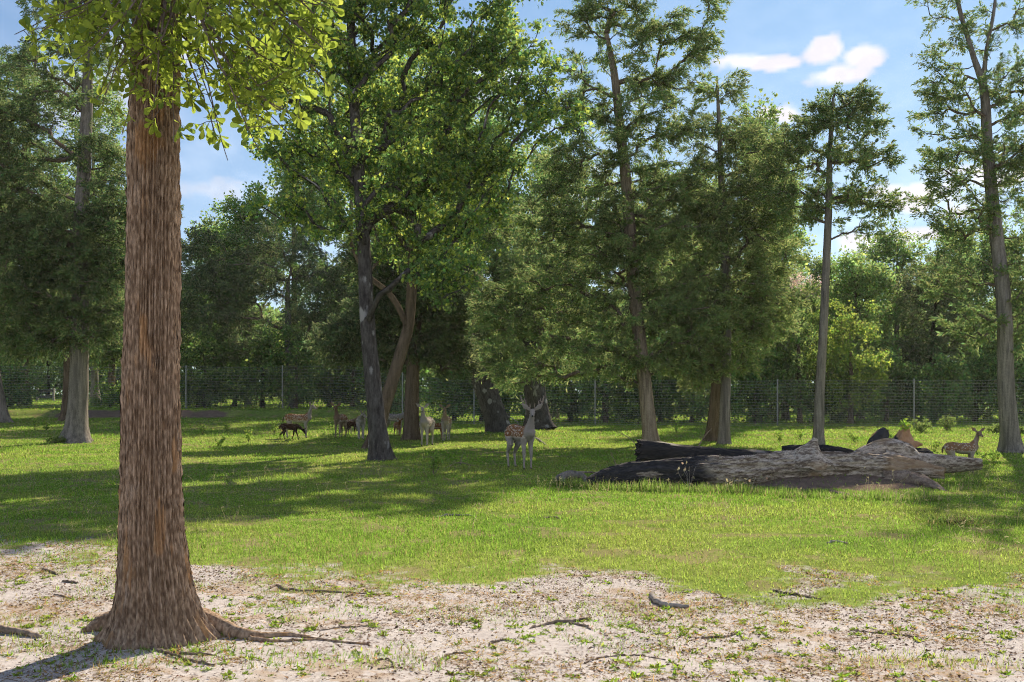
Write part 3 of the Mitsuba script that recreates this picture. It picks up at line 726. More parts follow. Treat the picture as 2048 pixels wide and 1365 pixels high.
def oak_trunk():
    rings, sides = 470, 300
    c = spline(ctrl, rings)
    zz = c[:, 2] - c[0, 2]
    P, R = c[:, :3], c[:, 3]
    g = np.arange(sides) * 2 * np.pi / sides
    w = np.exp(-zz / .17)
    rr = R[:, None] * (1 + .5 * w[:, None] * lobes(g)[None])
    # interlacing ridges: two families of wavy furrows
    arc = g[None] * .19
    wob = lambda sd, k: meshkit.noise(np.stack([np.cos(g)[None] * 2.2 + 0 * zz[:, None], np.sin(g)[None] * 2.2 + 0 * zz[:, None], zz[:, None] * k + 0 * g[None]], -1), sd) - .5
    n_r = 34
    fine = lambda sd, kz: meshkit.noise(np.stack([np.cos(g)[None] * 9 + 0 * zz[:, None], np.sin(g)[None] * 9 + 0 * zz[:, None], zz[:, None] * kz + 0 * g[None]], -1), sd) - .5
    ph = g[None] * n_r + 4.6 * wob(1, 1.3) + 2.6 * fine(2, 3.4)
    ph2 = g[None] * np.round(n_r * 1.36) - 5.2 * wob(3, 1.7) + 2.6 * fine(4, 4.2) + 1.3
    r1 = 1 - np.abs(np.sin(ph / 2)) ** .75
    r2 = 1 - np.abs(np.sin(ph2 / 2)) ** .75
    ridges = np.maximum(r1, .85 * r2)
    crack = np.clip(fine(6, 16.0) * 2.2, -1, 1)
    rr = rr + .042 * (ridges - .5) + .005 * crack + .02 * wob(8, 1.2)
    v = P[:, None] + rr[..., None] * np.stack([np.cos(g), np.sin(g), 0 * g], -1)[None]
    hole = np.exp(-((v[..., 0] - (P[:, None, 0] + .065)) / .035) ** 2 - ((v[..., 2] - px(0, 715, OD)[2]) / .055) ** 2) * (np.sin(g)[None] < 0)
    v = v + hole[..., None] * .03 * np.array([-.1, 1, 0])
    v = v.reshape(-1, 3)
    low = v[:, 2] < height(v[:, 0], v[:, 1]) - .03
    v[low, 2] = height(v[low, 0], v[low, 1]) - .03
    i, j = np.meshgrid(np.arange(rings - 1), np.arange(sides), indexing='ij')
    jj = (j + 1) % sides
    q = np.stack([i * sides + j, i * sides + jj, (i + 1) * sides + jj, (i + 1) * sides + j], -1).reshape(-1, 4)
    return v, np.vstack([q[:, [0, 1, 2]], q[:, [0, 2, 3]]])


oak = numbered('oak_tree')
tag(oak, 'big foreground oak with ridged brown bark, flared base and hanging sunlit leaves', 'tree')
add(f'{oak}__trunk', oak_trunk(), 'oak_bark', smooth=True)


def ground_tube(pts, radii, n=24, sides=8, wob=.006, sink=.35, seed=0):
    """A stick or root that lies along ground points given as photograph pixels."""
    r2 = np.random.default_rng(seed)
    g = np.array([[*gpx(x, y), r] for (x, y), r in zip(pts, radii)])
    c = spline(g, n)
    c[:, 2] = height(c[:, 0], c[:, 1]) + c[:, 3] * (1 - sink) + r2.normal(size=n) * wob * .3
    c[:, :2] += np.cumsum(r2.normal(size=(n, 2)), 0) * wob * .25
    return tubes(c[None, :, :3], (c[:, 3] * (1 + .12 * r2.normal(size=n)))[None], sides)


for pts, rad in [([(360, 1256), (420, 1264), (460, 1270), (505, 1276), (575, 1272), (640, 1280), (740, 1290)], [.12, .095, .06, .032, .016, .012, .006]), ([(270, 1252), (215, 1258), (185, 1262), (165, 1266)], [.12, .08, .04, .012]), ([(640, 1280), (560, 1284), (500, 1280)], [.008, .011, .02])]:
    add(numbered(f'{oak}__root'), ground_tube(pts, rad, 26, 10, .008, .45, len(pts)), 'oak_bark', smooth=True)


def oak_leaf(base, d, nrm, L, curl, wfac):
    d = d / np.linalg.norm(d)
    s = np.cross(d, nrm); s /= np.linalg.norm(s) + 1e-9
    m = np.cross(s, d)
    prof = [(0, .03), (.18, .05), (.42, .17), (.62, .36), (.80, .47), (.93, .36), (1.0, .0)]
    v = []
    for t, w in prof:
        c = base + d * L * t - m * L * curl * t * t
        ww = w * L * .46 * wfac * 2
        v += [c - s * ww / 2 + m * ww * .16, c, c + s * ww / 2 + m * ww * .16]
    f = []
    for k in range(len(prof) - 1):
        a = k * 3
        for q in (0, 1):
            f += [[a + q, a + q + 1, a + q + 4], [a + q, a + q + 4, a + q + 3]]
    return np.array(v), np.array(f)


# hanging branchlets, each with its own distance, from the limbs above the picture
LIMB = [(-260, 7.1, 2), (-260, 6.3, 1)]
SPR = [  # start, via, tip (photograph pixels at distance d), number of whorls
    ((330, -120), (420, 110), (595, 290), 6.5, 9), ((340, -100), (400, 60), (470, 320), 6.4, 8), ((360, -120), (520, 20), (690, 195), 6.3, 9), ((350, -140), (500, -20), (655, 70), 6.2, 8), ((330, -60), (350, 120), (345, 280), 6.35, 7),
    ((320, -80), (300, 60), (245, 270), 6.4, 7), ((300, -100), (220, 40), (130, 150), 6.5, 8), ((290, -120), (180, 0), (75, 75), 6.6, 7), ((310, -60), (270, 60), (215, 200), 6.2, 6), ((340, -60), (430, 80), (540, 200), 6.1, 8), ((420, -90), (560, 60), (640, 150), 6.6, 7),
    ((280, -70), (200, 20), (120, 40), 6.3, 6), ((370, -40), (440, 160), (520, 300), 6.0, 7), ((330, 0), (320, 130), (300, 230), 6.1, 6), ((400, -60), (470, 40), (560, 110), 6.7, 8), ((300, -40), (240, 60), (170, 120), 6.0, 6), ((350, 60), (400, 170), (430, 290), 6.7, 6), ((460, -60), (560, 0), (650, 20), 6.5, 7),
    ((330, -30), (360, 90), (390, 210), 6.5, 7), ((260, -60), (200, 0), (150, 20), 6.7, 6), ((480, 100), (560, 170), (610, 210), 6.35, 6), ((430, 150), (500, 230), (560, 260), 6.25, 6), ((310, 60), (280, 120), (215, 150), 6.3, 5), ((500, -40), (600, 60), (660, 110), 6.1, 6), ((360, -20), (420, 20), (480, 40), 6.0, 6), ((240, -40), (160, 30), (110, 110), 6.9, 5)]
spare = []
SPR = SPR + [((a[0] + rng.uniform(-30, 30), a[1] - 20), (b[0] + rng.uniform(-50, 50), b[1] + rng.uniform(-50, 20)), (c[0] + rng.uniform(-60, 40), c[1] * rng.uniform(.55, .95)), d + rng.uniform(-.3, .45), k) for a, b, c, d, k in SPR] + [((a[0] + rng.uniform(-40, 40), a[1] - 40), (b[0] + rng.uniform(-40, 40), b[1] - 30), (c[0] + rng.uniform(-50, 20), c[1] * rng.uniform(.3, .7)), d + rng.uniform(-.2, .5), k) for a, b, c, d, k in SPR]
for b_, (p0, p1, p2, d, k) in enumerate(SPR):
    A, B, C = px(*p0, d + .25), px(*p1, d + .1 * rng.normal()), px(*p2, d - .15 + .1 * rng.normal())
    t = np.linspace(0, 1, 14)[:, None]
    line = (1 - t) ** 2 * A + 2 * t * (1 - t) * B + t ** 2 * C + np.cumsum(rng.normal(size=(14, 3)), 0) * .004
    wood = [tubes(line[None], np.linspace(.009, .0025, 14)[None], 5)]
    put = []
    for w in range(k):
        u = .22 + .78 * (w + .5 * rng.random()) / (k - .5) if k > 1 else 1
        u = min(u, 1.0)
        q = line[min(int(u * 13), 13)]
        tw = unit(rng.normal(size=3) * [1, .8, .7] + unit(C - A) * .6 + [0, 0, -.15]) * rng.uniform(.05, .17) * (u < .97)
        e = q + tw
        if np.linalg.norm(tw) > .01:
            wood.append(tubes(np.stack([q, q + tw * .55 + [0, 0, .012], e])[None], np.array([[.0028, .0022, .0018]]), 4))
        ax = unit(tw + unit(C - B) * .03)
        for l in range(rng.integers(5, 9)):
            dd = unit(ax * .55 + rng.normal(size=3) * .8 + [0, 0, -.12])
            put.append((e - ax * rng.random() * .05, dd, unit(rng.normal(size=3) + [.15, .3, 1.0]), rng.uniform(.062, .108), rng.uniform(-.05, .3), rng.uniform(.8, 1.1)))
    add(numbered(f'{oak}__branchlet'), join(wood), 'twig_bark', smooth=True)
    for a in put:
        spare.append(a)
rng.shuffle(spare)
vis = [q for q in spare if -10 < HY - (q[0][2] - CAM_H) * F / q[0][1]]
hid = [q for q in spare if not -10 < HY - (q[0][2] - CAM_H) * F / q[0][1]]


def leaf_tint(n):
    c = np.array([.28, .37, .055]) * (1 + .22 * rng.normal(size=(n, 1))).clip(.5, 1.6)
    d_ = rng.random(n) < .18
    c[d_] = np.array([.17, .26, .06])
    return c.clip(.01, .5)


cols = leaf_tint(len(vis))
for k in range(min(299, len(vis))):
    v, f = oak_leaf(*vis[k])
    add(numbered(f'{oak}__leaf'), (v, f), 'leaf_broad', color=np.repeat(cols[k:k + 1], len(v), 0), smooth=True)
rest = [oak_leaf(*q) for q in vis[299:] + hid]
v, f = join(rest)
add(f'{oak}__leaves', (v, f), 'leaf_broad', color=np.repeat(leaf_tint(len(rest)), 21, 0), smooth=True)
tag(f'{oak}__leaves', kind='stuff')
# limbs above the picture and the crown they carry
lim = []
for a0, ln, z0 in ((.3, 3.0, 4.55), (2.9, 2.8, 4.7), (1.4, 2.6, 5.0), (-1.2, 2.4, 5.3), (4.0, 2.4, 5.6), (.9, 2.2, 6.0), (2.2, 2.2, 6.2)):
    c0 = np.array([ctrl[-3, 0], OD, z0])
    dirv = np.array([math.cos(a0), math.sin(a0), .45])
    t = np.linspace(0, 1, 8)[:, None]
    line = c0 + dirv * ln * t + [0, 0, .5] * t ** 2
    lim.append(line)
    add(numbered(f'{oak}__limb'), tubes(line[None], np.linspace(.075, .018, 8)[None], 8), 'oak_bark', smooth=True)
P = np.concatenate([l[3:] for l in lim])
Q = np.repeat(P, 55, 0) + rng.normal(size=(len(P) * 55, 3)) * [.45, .45, .35]
Q = Q[Q[:, 2] > 4.75]
v, f = leaves(rng, Q, rng.normal(size=Q.shape) - [0, 0, .2], .09, .045, .3, 1)
add(f'{oak}__crown', (v, f), 'leaf_broad', color=tint(rng, len(Q), (.24, .34, .06), .2))
tag(f'{oak}__crown', kind='stuff')


# ---------------------------------------------------------------- fallen logs and stumps
def log_mesh(ctrl_px, rings=120, sides=40, rough=.12, seed=0, ragged=True, lump=None):
    """ctrl rows px, py, d, r (radius in pixels at d)."""
    c = spline(np.array([[*px(x, y, d), r * d / F] for x, y, d, r in ctrl_px]), rings)
    P, R = c[:, :3], c[:, 3]
    t = unit(np.gradient(P, axis=0))
    a = unit(np.cross(t, [0, 0, 1.]))
    b = np.cross(a, t)
    g = np.arange(sides) * 2 * np.pi / sides
    s = np.concatenate([[0], np.cumsum(np.linalg.norm(np.diff(P, axis=0), axis=1))])
    u = np.stack([np.cos(g)[None] * 1.6 + 0 * s[:, None], np.sin(g)[None] * 1.6 + 0 * s[:, None], s[:, None] * 1.4 + 0 * g[None]], -1)
    rr = R[:, None] * (1 + rough * 2.4 * (meshkit.fbm(u, 4, seed) - .5) + rough * .9 * (.5 - np.abs(2 * meshkit.noise(u * [4, 4, .8], seed + 3) - 1)) + rough * .8 * (meshkit.fbm(u * [7, 7, 3.5], 3, seed + 7) - .5))
    v = P[:, None] + rr[..., None] * (np.cos(g)[None, :, None] * a[:, None] + np.sin(g)[None, :, None] * b[:, None])
    if ragged:
        r3 = np.random.default_rng(seed)
        for e, sg in ((0, -1), (-1, 1)):
            v[e] += sg * t[e] * (r3.random((sides, 1)) * R[e] * .5)
    v = v.reshape(-1, 3)
    i, j = np.meshgrid(np.arange(rings - 1), np.arange(sides), indexing='ij')
    jj = (j + 1) % sides
    q = np.stack([i * sides + j, i * sides + jj, (i + 1) * sides + jj, (i + 1) * sides + j], -1).reshape(-1, 4)
    f = np.vstack([q[:, [0, 1, 2]], q[:, [0, 2, 3]]])
    v = np.vstack([v, P[:1] + t[:1] * R[0] * .15, P[-1:] - t[-1:] * R[-1] * .15])
    e = np.arange(sides)
    f = np.vstack([f, np.stack([np.full(sides, len(v) - 2), (e + 1) % sides, e], 1), np.stack([np.full(sides, len(v) - 1), (rings - 1) * sides + e, (rings - 1) * sides + (e + 1) % sides], 1)])
    if trimesh.Trimesh(v, f, process=False).volume < 0:
        f = f[:, ::-1]
    return v, f


lg = numbered('fallen_log')
tag(lg, 'long weathered grey fallen log, charred black at its left end, on a dirt mound', 'log')
add(f'{lg}__stem', log_mesh([(1180, 966, 18.0, 12), (1215, 957, 18.0, 19), (1280, 952, 18.0, 25), (1360, 947, 18.1, 28), (1440, 945, 18.2, 29), (1530, 938, 18.3, 29), (1610, 936, 18.4, 31), (1690, 936, 18.4, 29), (1770, 937, 18.4, 28), (1830, 940, 18.3, 18), (1886, 947, 18.1, 10)], 300, 90, .26, 3), 'log_mat', smooth=40)
add(f'{lg}__limb', log_mesh([(1770, 925, 18.6, 24), (1830, 926, 18.8, 20), (1890, 928, 18.9, 18), (1930, 929, 18.9, 14), (1958, 928, 18.9, 11)], 60, 30, .2, 5), 'log_mat', smooth=40)
add(f'{lg}__knot', log_mesh([(1618, 925, 18.4, 50), (1620, 908, 18.4, 30), (1624, 895, 18.4, 15), (1628, 884, 18.4, 8), (1631, 878, 18.4, 4)], 30, 24, .22, 6), 'log_mat', smooth=40)
add(f'{lg}__broken_slab', log_mesh([(1700, 925, 18.8, 10), (1740, 910, 18.8, 20), (1775, 902, 18.8, 24), (1808, 908, 18.8, 20), (1835, 922, 18.8, 12)], 50, 26, .3, 7), 'log_mat', smooth=40)
add(f'{lg}__snag', log_mesh([(1441, 924, 18.1, 4), (1441, 916, 18.1, 3), (1440, 910, 18.1, 1)], 8, 8, .1, 8), 'log_mat', smooth=40)
add(f'{lg}__underside_wood', log_mesh([(1770, 958, 18.2, 16), (1825, 966, 18.0, 17), (1865, 978, 17.6, 12), (1895, 990, 17.2, 4)], 40, 24, .5, 9), 'root_mat', smooth=40)
k2 = numbered('fallen_log')
add(k2, log_mesh([(1281, 903, 20.0, 23), (1300, 904, 20.0, 22), (1360, 911, 20.0, 21), (1430, 914, 20.1, 18), (1520, 918, 20.2, 16), (1620, 922, 20.3, 15), (1700, 926, 20.4, 14)], 110, 36, .14, 11), 'char_mat', smooth=40)
tag(k2, 'black charred log propped up behind the grey log, square burnt left end', 'log')
k3 = numbered('fallen_log')
add(k3, log_mesh([(1566, 899, 22.0, 6), (1590, 902, 22.0, 11), (1640, 905, 22.0, 13), (1690, 908, 22.0, 11), (1724, 914, 22.0, 5)], 50, 24, .25, 12), 'char_mat', smooth=40)
tag(k3, 'short black burnt log piece behind the knot of the grey log', 'log')
k4 = numbered('fallen_log')
add(k4, log_mesh([(1820, 915, 20.5, 8), (1845, 912, 20.5, 13), (1870, 920, 20.5, 7), (1890, 924, 20.5, 3)], 30, 20, .35, 13), 'char_mat', smooth=40)
tag(k4, 'small black chunk of burnt wood right of the orange stump', 'log')
k5 = numbered('fallen_log')
add(k5, log_mesh([(1662, 984, 17.0, 4), (1690, 994, 16.6, 7), (1725, 1003, 16.2, 7), (1775, 1012, 15.8, 2)], 50, 16, .35, 14), 'root_mat', smooth=40)
tag(k5, 'dark ribbed slab of dead wood lying in grass before the mound', 'log')
st = numbered('stump')
add(st, log_mesh([(1738, 925, 20.8, 17), (1748, 900, 20.8, 17), (1757, 880, 20.8, 15), (1766, 866, 20.8, 11), (1770, 859, 20.8, 6)], 50, 30, .3, 21), 'stump_mat', smooth=40)
tag(st, 'slanting bluish black burnt stump behind the grey log', 'stump')
st = numbered('stump')
add(f'{st}__base', log_mesh([(1800, 930, 20.9, 30), (1802, 908, 20.9, 28), (1806, 888, 20.9, 22), (1809, 868, 20.9, 12), (1811, 858, 20.9, 8)], 60, 34, .38, 22), 'stump_mat', smooth=40)
add(f'{st}__spur', log_mesh([(1812, 900, 20.7, 14), (1824, 893, 20.7, 10), (1834, 889, 20.7, 6), (1844, 890, 20.7, 2)], 20, 16, .3, 23), 'stump_mat', smooth=40)
r_ = np.random.default_rng(90)
P = px(1809, 852, 20.8) + r_.normal(size=(30, 3)) * [.05, .05, .05]
v, f = leaves(r_, P, r_.normal(size=(30, 3)) + [0, 0, .6], .09, .05)
add(f'{st}__sprig', (v, f), 'leaf_broad', color=tint(r_, 30, (.28, .44, .06), .15))
tag(st, 'jagged orange and black stump with a green sprig on top', 'stump')
db = numbered('dead_branch')
add(f'{db}__stem', log_mesh([(1108, 968, 18.3, 4), (1120, 957, 18.3, 8), (1140, 951, 18.3, 9), (1160, 951, 18.2, 6), (1172, 960, 18.1, 5), (1177, 970, 18.0, 4)], 50, 16, .3, 31), 'grey_bark', smooth=40)
add(f'{db}__fork', log_mesh([(1125, 958, 18.2, 7), (1126, 966, 18.1, 6), (1130, 972, 18.0, 4)], 16, 12, .3, 32), 'grey_bark', smooth=40)
add(f'{db}__twig', log_mesh([(1130, 948, 18.5, 3), (1165, 945, 18.6, 2), (1200, 946, 18.7, 1)], 16, 8, .1, 33), 'grey_bark', smooth=40)
tag(db, 'arched grey dead branch at the charred left end of the log', 'branch')

# sticks: label, ground pixels, radius in metres, material
STICKS = [
    ('curved branch, white at its upturned tip, lying in front of the grass', [(1302, 1192), (1310, 1206), (1335, 1215), (1382, 1217)], [.02, .022, .021, .013], 'pale_stick'),
    ('long thin crooked stick lying where sand meets grass', [(540, 1178), (555, 1171), (570, 1180), (640, 1184), (760, 1190)], [.008, .01, .011, .008, .004], 'root_mat'),
    ('brown stick lying below the oak roots, upper of two', [(298, 1297), (345, 1308), (430, 1312)], [.011, .009, .006], 'root_mat'),
    ('brown forked stick lying below the oak roots, lower of two', [(320, 1303), (360, 1318), (425, 1334)], [.009, .009, .006], 'root_mat'),
    ('thick root like branch at the lower left edge', [(-20, 1264), (20, 1268), (50, 1274), (70, 1279)], [.03, .026, .02, .012], 'root_mat'),
    ('crooked grey stick in the middle of the sand', [(1060, 1258), (1110, 1247), (1150, 1244), (1178, 1234)], [.006, .011, .011, .007], 'root_mat'),
    ('dark stick beside the crooked grey stick, pointing lower right', [(1140, 1248), (1165, 1252), (1182, 1260)], [.008, .009, .005], 'root_mat'),
    ('bent twig near the bottom edge left of centre', [(868, 1340), (880, 1324), (905, 1308), (940, 1306)], [.004, .006, .007, .004], 'root_mat'),
    ('looping twig near the bottom edge right of the oak', [(745, 1338), (755, 1325), (775, 1320), (792, 1332), (760, 1340)], [.005, .006, .006, .005, .004], 'root_mat'),
    ('short dark stick on the sand left of the oak, upper one', [(84, 1140), (100, 1144), (117, 1150)], [.008, .01, .007], 'root_mat'),
    ('short dark stick on the sand left of the oak, lower one', [(125, 1164), (140, 1166), (158, 1168)], [.009, .011, .007], 'root_mat'),
    ('thin stick lying left of the oak on pale sand', [(108, 1190), (128, 1194), (150, 1198)], [.005, .007, .004], 'root_mat'),
    ('straight grey stick lying in the bright grass', [(873, 1036), (905, 1032), (955, 1034)], [.012, .014, .01], 'pale_stick'),
    ('small grey stick in the grass below the buck', [(1088, 1038), (1105, 1036), (1122, 1042)], [.012, .012, .008], 'root_mat'),
    ('thin stick in the sand right of the oak roots', [(640, 1262), (690, 1256), (745, 1252)], [.004, .006, .004], 'root_mat'),
    ('fine twig on sand right of the long crooked stick', [(690, 1195), (720, 1188), (752, 1186)], [.004, .006, .004], 'root_mat'),
    ('short diagonal twig on the sand below the crooked grey stick', [(978, 1292), (995, 1285), (1014, 1280)], [.005, .008, .005], 'root_mat'),
    ('long low twig on the sand at the lower right of centre', [(1170, 1328), (1260, 1312), (1330, 1322)], [.005, .006, .004], 'root_mat'),
    ('dark twig near the bottom centre', [(905, 1352), (930, 1336), (942, 1322)], [.004, .006, .004], 'root_mat'),
    ('twig lying by the grass edge on the right sand', [(1540, 1182), (1590, 1192), (1640, 1200)], [.008, .011, .007], 'root_mat'),
    ('small bleached stick in the grass on the right', [(1655, 1088), (1672, 1085), (1694, 1090)], [.01, .013, .009], 'pale_stick'),
    ('pale weathered stick fragment in the grass right of the buck', [(1066, 876), (1078, 882), (1092, 892)], [.03, .035, .02], 'pale_stick'),
    ('dead stick lying in shade left of the buck', [(900, 934), (920, 928), (950, 934)], [.014, .02, .012], 'root_mat'),
    ('thin dark stick among the weeds at right foreground', [(1700, 1262), (1760, 1268), (1830, 1274)], [.004, .006, .004], 'root_mat'),
    ('twig in the sand below the curved white tipped branch', [(1395, 1277), (1440, 1276), (1485, 1266)], [.005, .008, .004], 'root_mat')]
for k_, (lab, pts, rad, mat) in enumerate(STICKS):
    key = numbered('stick')
    add(key, ground_tube(pts, rad, 26, 7, .012, .2, 60 + k_), mat, smooth=True)
    tag(key, lab, 'stick')
UPR = [('bare twig slanting up from the burnt end of the black log', [(1236, 864, 21), (1262, 880, 20.6), (1282, 903, 20.2), (1290, 925, 20.0)], .012), ('thin bare stick standing left of the charred log end', [(1221, 903, 19.5), (1228, 920, 19.4), (1240, 944, 19.3)], .010),
       ('bare stick leaning on the pair of trunks', [(1424, 858, 32.8), (1408, 875, 32.4), (1393, 902, 32.2)], .022), ('dead pale pole leaning on the wire behind the buck', [(985, 817, 52), (1020, 835, 50), (1040, 848, 49)], .03),
       ('thin stick standing in the shade left of the buck', [(927, 905, 23.5), (923, 918, 23.4), (920, 934, 23.3)], .012)]
for k_, (lab, pts, r) in enumerate(UPR):
    c = spline(np.array([[*px(*q), r] for q in pts]), 14)
    c[-1, 2] = min(c[-1, 2], ground_z(c[-1, 0], c[-1, 1]) - .01) if k_ != 0 else c[-1, 2]
    key = numbered('stick')
    add(key, tubes(c[None, :, :3], np.linspace(r * .45, r, 14)[None], 6), 'root_mat' if k_ != 3 else 'pale_stick', smooth=True)
    tag(key, lab, 'stick')
WEEDS = [(868, 952, .42), (70, 862, .5), (92, 862, .4), (405, 870, .4), (455, 866, .4), (497, 884, .4), (548, 872, .55), (1352, 868, .6), (1710, 886, .35), (1780, 880, .3), (1560, 884, .35), (1868, 905, .35), (1378, 978, .45), (1465, 985, .35), (680, 866, .4), (1990, 930, .3), (1600, 880, .3), (1755, 884, .35), (440, 893, .35), (1500, 986, .3)]
for k_, (x, y, h) in enumerate(WEEDS):
    r_ = np.random.default_rng(700 + k_)
    g = gpx(x, y)
    key = numbered('weed')
    dead = x in (1378, 1465, 1500)
    stems, lv, ld = [], [], []
    for q in range(5):
        tip = g + np.array([r_.normal() * .12, r_.normal() * .12, h * r_.uniform(.6, 1)])
        line = g + (tip - g) * np.linspace(0, 1, 6)[:, None] + [0, 0, .0] + r_.normal(size=(6, 3)) * .008
        line[0] = g - [0, 0, .01]
        stems.append(line)
        n = 3 if dead else 13
        u = r_.integers(2, 6, n)
        lv.append(line[u] + r_.normal(size=(n, 3)) * .015); ld.append(r_.normal(size=(n, 3)) + [0, 0, .2])
    add(f'{key}__stem', tubes(np.array(stems), np.tile(np.linspace(.006, .003, 6), (5, 1)), 4), 'pale_stick' if dead else 'twig_bark', smooth=True)
    Q = np.vstack(lv)
    v, f = leaves(r_, Q, np.vstack(ld), .07 if dead else .11, .04 if dead else .055, .3, .8)
    add(f'{key}__foliage', (v, f), 'leaf_broad', color=tint(r_, len(Q), (.3, .27, .18) if dead else (.24, .36, .07), .2))
    tag(f'{key}__foliage', kind='stuff')
    if dead:
        tag(key, 'dry pale weed stalk standing in front of the fallen log', 'weed', 'dry weeds in front of the log')
    else:
        tag(key, 'leafy knee high weed standing alone in the pasture', 'weed', 'weeds standing in the pasture')
# a low tussock
r_ = np.random.default_rng(95)
g = gpx(1912, 1048)
P = g + r_.normal(size=(420, 3)) * [.20, .13, 0] + [0, 0, .0]
v, f = leaves(r_, P, r_.normal(size=(420, 3)) * [.7, .7, .3] + [0, 0, .6], .13, .015)
v[:, 2] = np.maximum(v[:, 2], height(v[:, 0], v[:, 1]) - .01)
add('grass_tussock', (v, f), 'blade', color=tint(r_, 420, (.18, .26, .06), .25, (.36, .31, .15), .25))
tag('grass_tussock', 'dark low grass tussock in the bright pasture at right', 'grass', kind='stuff')

# ---------------------------------------------------------------- the wire fence
FP = [(-60, 57), (372, 57.2), (565, 57), (805, 56), (948, 55), (1190, 54), (1555, 52.5), (1828, 51.5), (2110, 50.5)]
TOPS = {948: 2.0}
fn = numbered('wire_fence')
tag(fn, 'tall galvanised wire mesh fence across the back of the pasture', 'fence')
pp = []
for x, d in FP:
    X = (x - CX) / F * d
    z = ground_z(X, d)
    pp.append((X, d, z))
    add(numbered(f'{fn}__post'), tubes(np.array([[[X, d, z - .1], [X, d, z + 1.2], [X, d, z + 2.48]]]), np.full((1, 3), .036), 8), 'galvanised', smooth=30)
pp = np.array(pp)
sx = np.linspace(pp[0, 0], pp[-1, 0], 90)
sy = np.interp(sx, pp[:, 0], pp[:, 1]) - .06
sz = height(sx, sy)
wires = np.concatenate([np.linspace(.06, .95, 9), np.linspace(1.1, 2.38, 9)])
for h in wires:
    sag = .02 * np.sin(np.linspace(0, 40, 90))
    add(numbered(f'{fn}__wire'), tubes(np.stack([sx, sy, sz + h + sag], -1)[None], np.full((1, 90), .0075), 4), 'galvanised')
vx = np.arange(pp[0, 0], pp[-1, 0], .15)
vy = np.interp(vx, pp[:, 0], pp[:, 1]) - .06
vz = height(vx, vy)
add(f'{fn}__stay_wires', tubes(np.stack([np.stack([vx, vy, vz + .04], -1), np.stack([vx, vy, vz + 2.38], -1)], 1), np.full((len(vx), 2), .0015), 3, False), 'galvanised')
tag(f'{fn}__stay_wires', kind='stuff')
gt = numbered('gate')
gz = ground_z((92 - CX) / F * 76, 76)
for x in (75, 107):
    X = (x - CX) / F * 76
    add(numbered(f'{gt}__post'), trimesh.creation.box([.16, .16, 1.0], trimesh.transformations.translation_matrix([X, 76, gz + .5])), 'pale_stick')
for h in (.35, .8):
    add(numbered(f'{gt}__rail'), trimesh.creation.box([1.2, .06, .2], trimesh.transformations.translation_matrix([(91 - CX) / F * 76, 75.95, gz + h])), 'dark_bark')
tag(gt, 'small dark gate between two pale posts far beyond the fence at left', 'gate')


# ---------------------------------------------------------------- deer
def ball(p, r):
    return Manifold.sphere(float(r), 14).translate([float(q) for q in p])


def chain(js):
    return [Manifold.batch_hull([ball(*js[k]), ball(*js[k + 1])]) for k in range(len(js) - 1)]


def rotz(a):
    c, s = math.cos(a), math.sin(a)
    return np.array([[c, -s, 0], [s, c, 0], [0, 0, 1.0]])


COATS = {  # back, belly and legs, neck and face, share of spots
    'spotted': ((.22, .11, .052), (.30, .275, .25), (.27, .245, .22), 1.0), 'menil': ((.25, .15, .085), (.33, .30, .26), (.22, .165, .12), 1.0), 'pale': ((.22, .195, .175), (.31, .29, .27), (.26, .24, .22), .5),
    'brown': ((.17, .095, .05), (.24, .19, .15), (.18, .12, .085), .6), 'dark': ((.045, .026, .018), (.04, .026, .02), (.03, .02, .016), .0), 'red': ((.20, .09, .04), (.26, .15, .09), (.18, .085, .04), .25)}


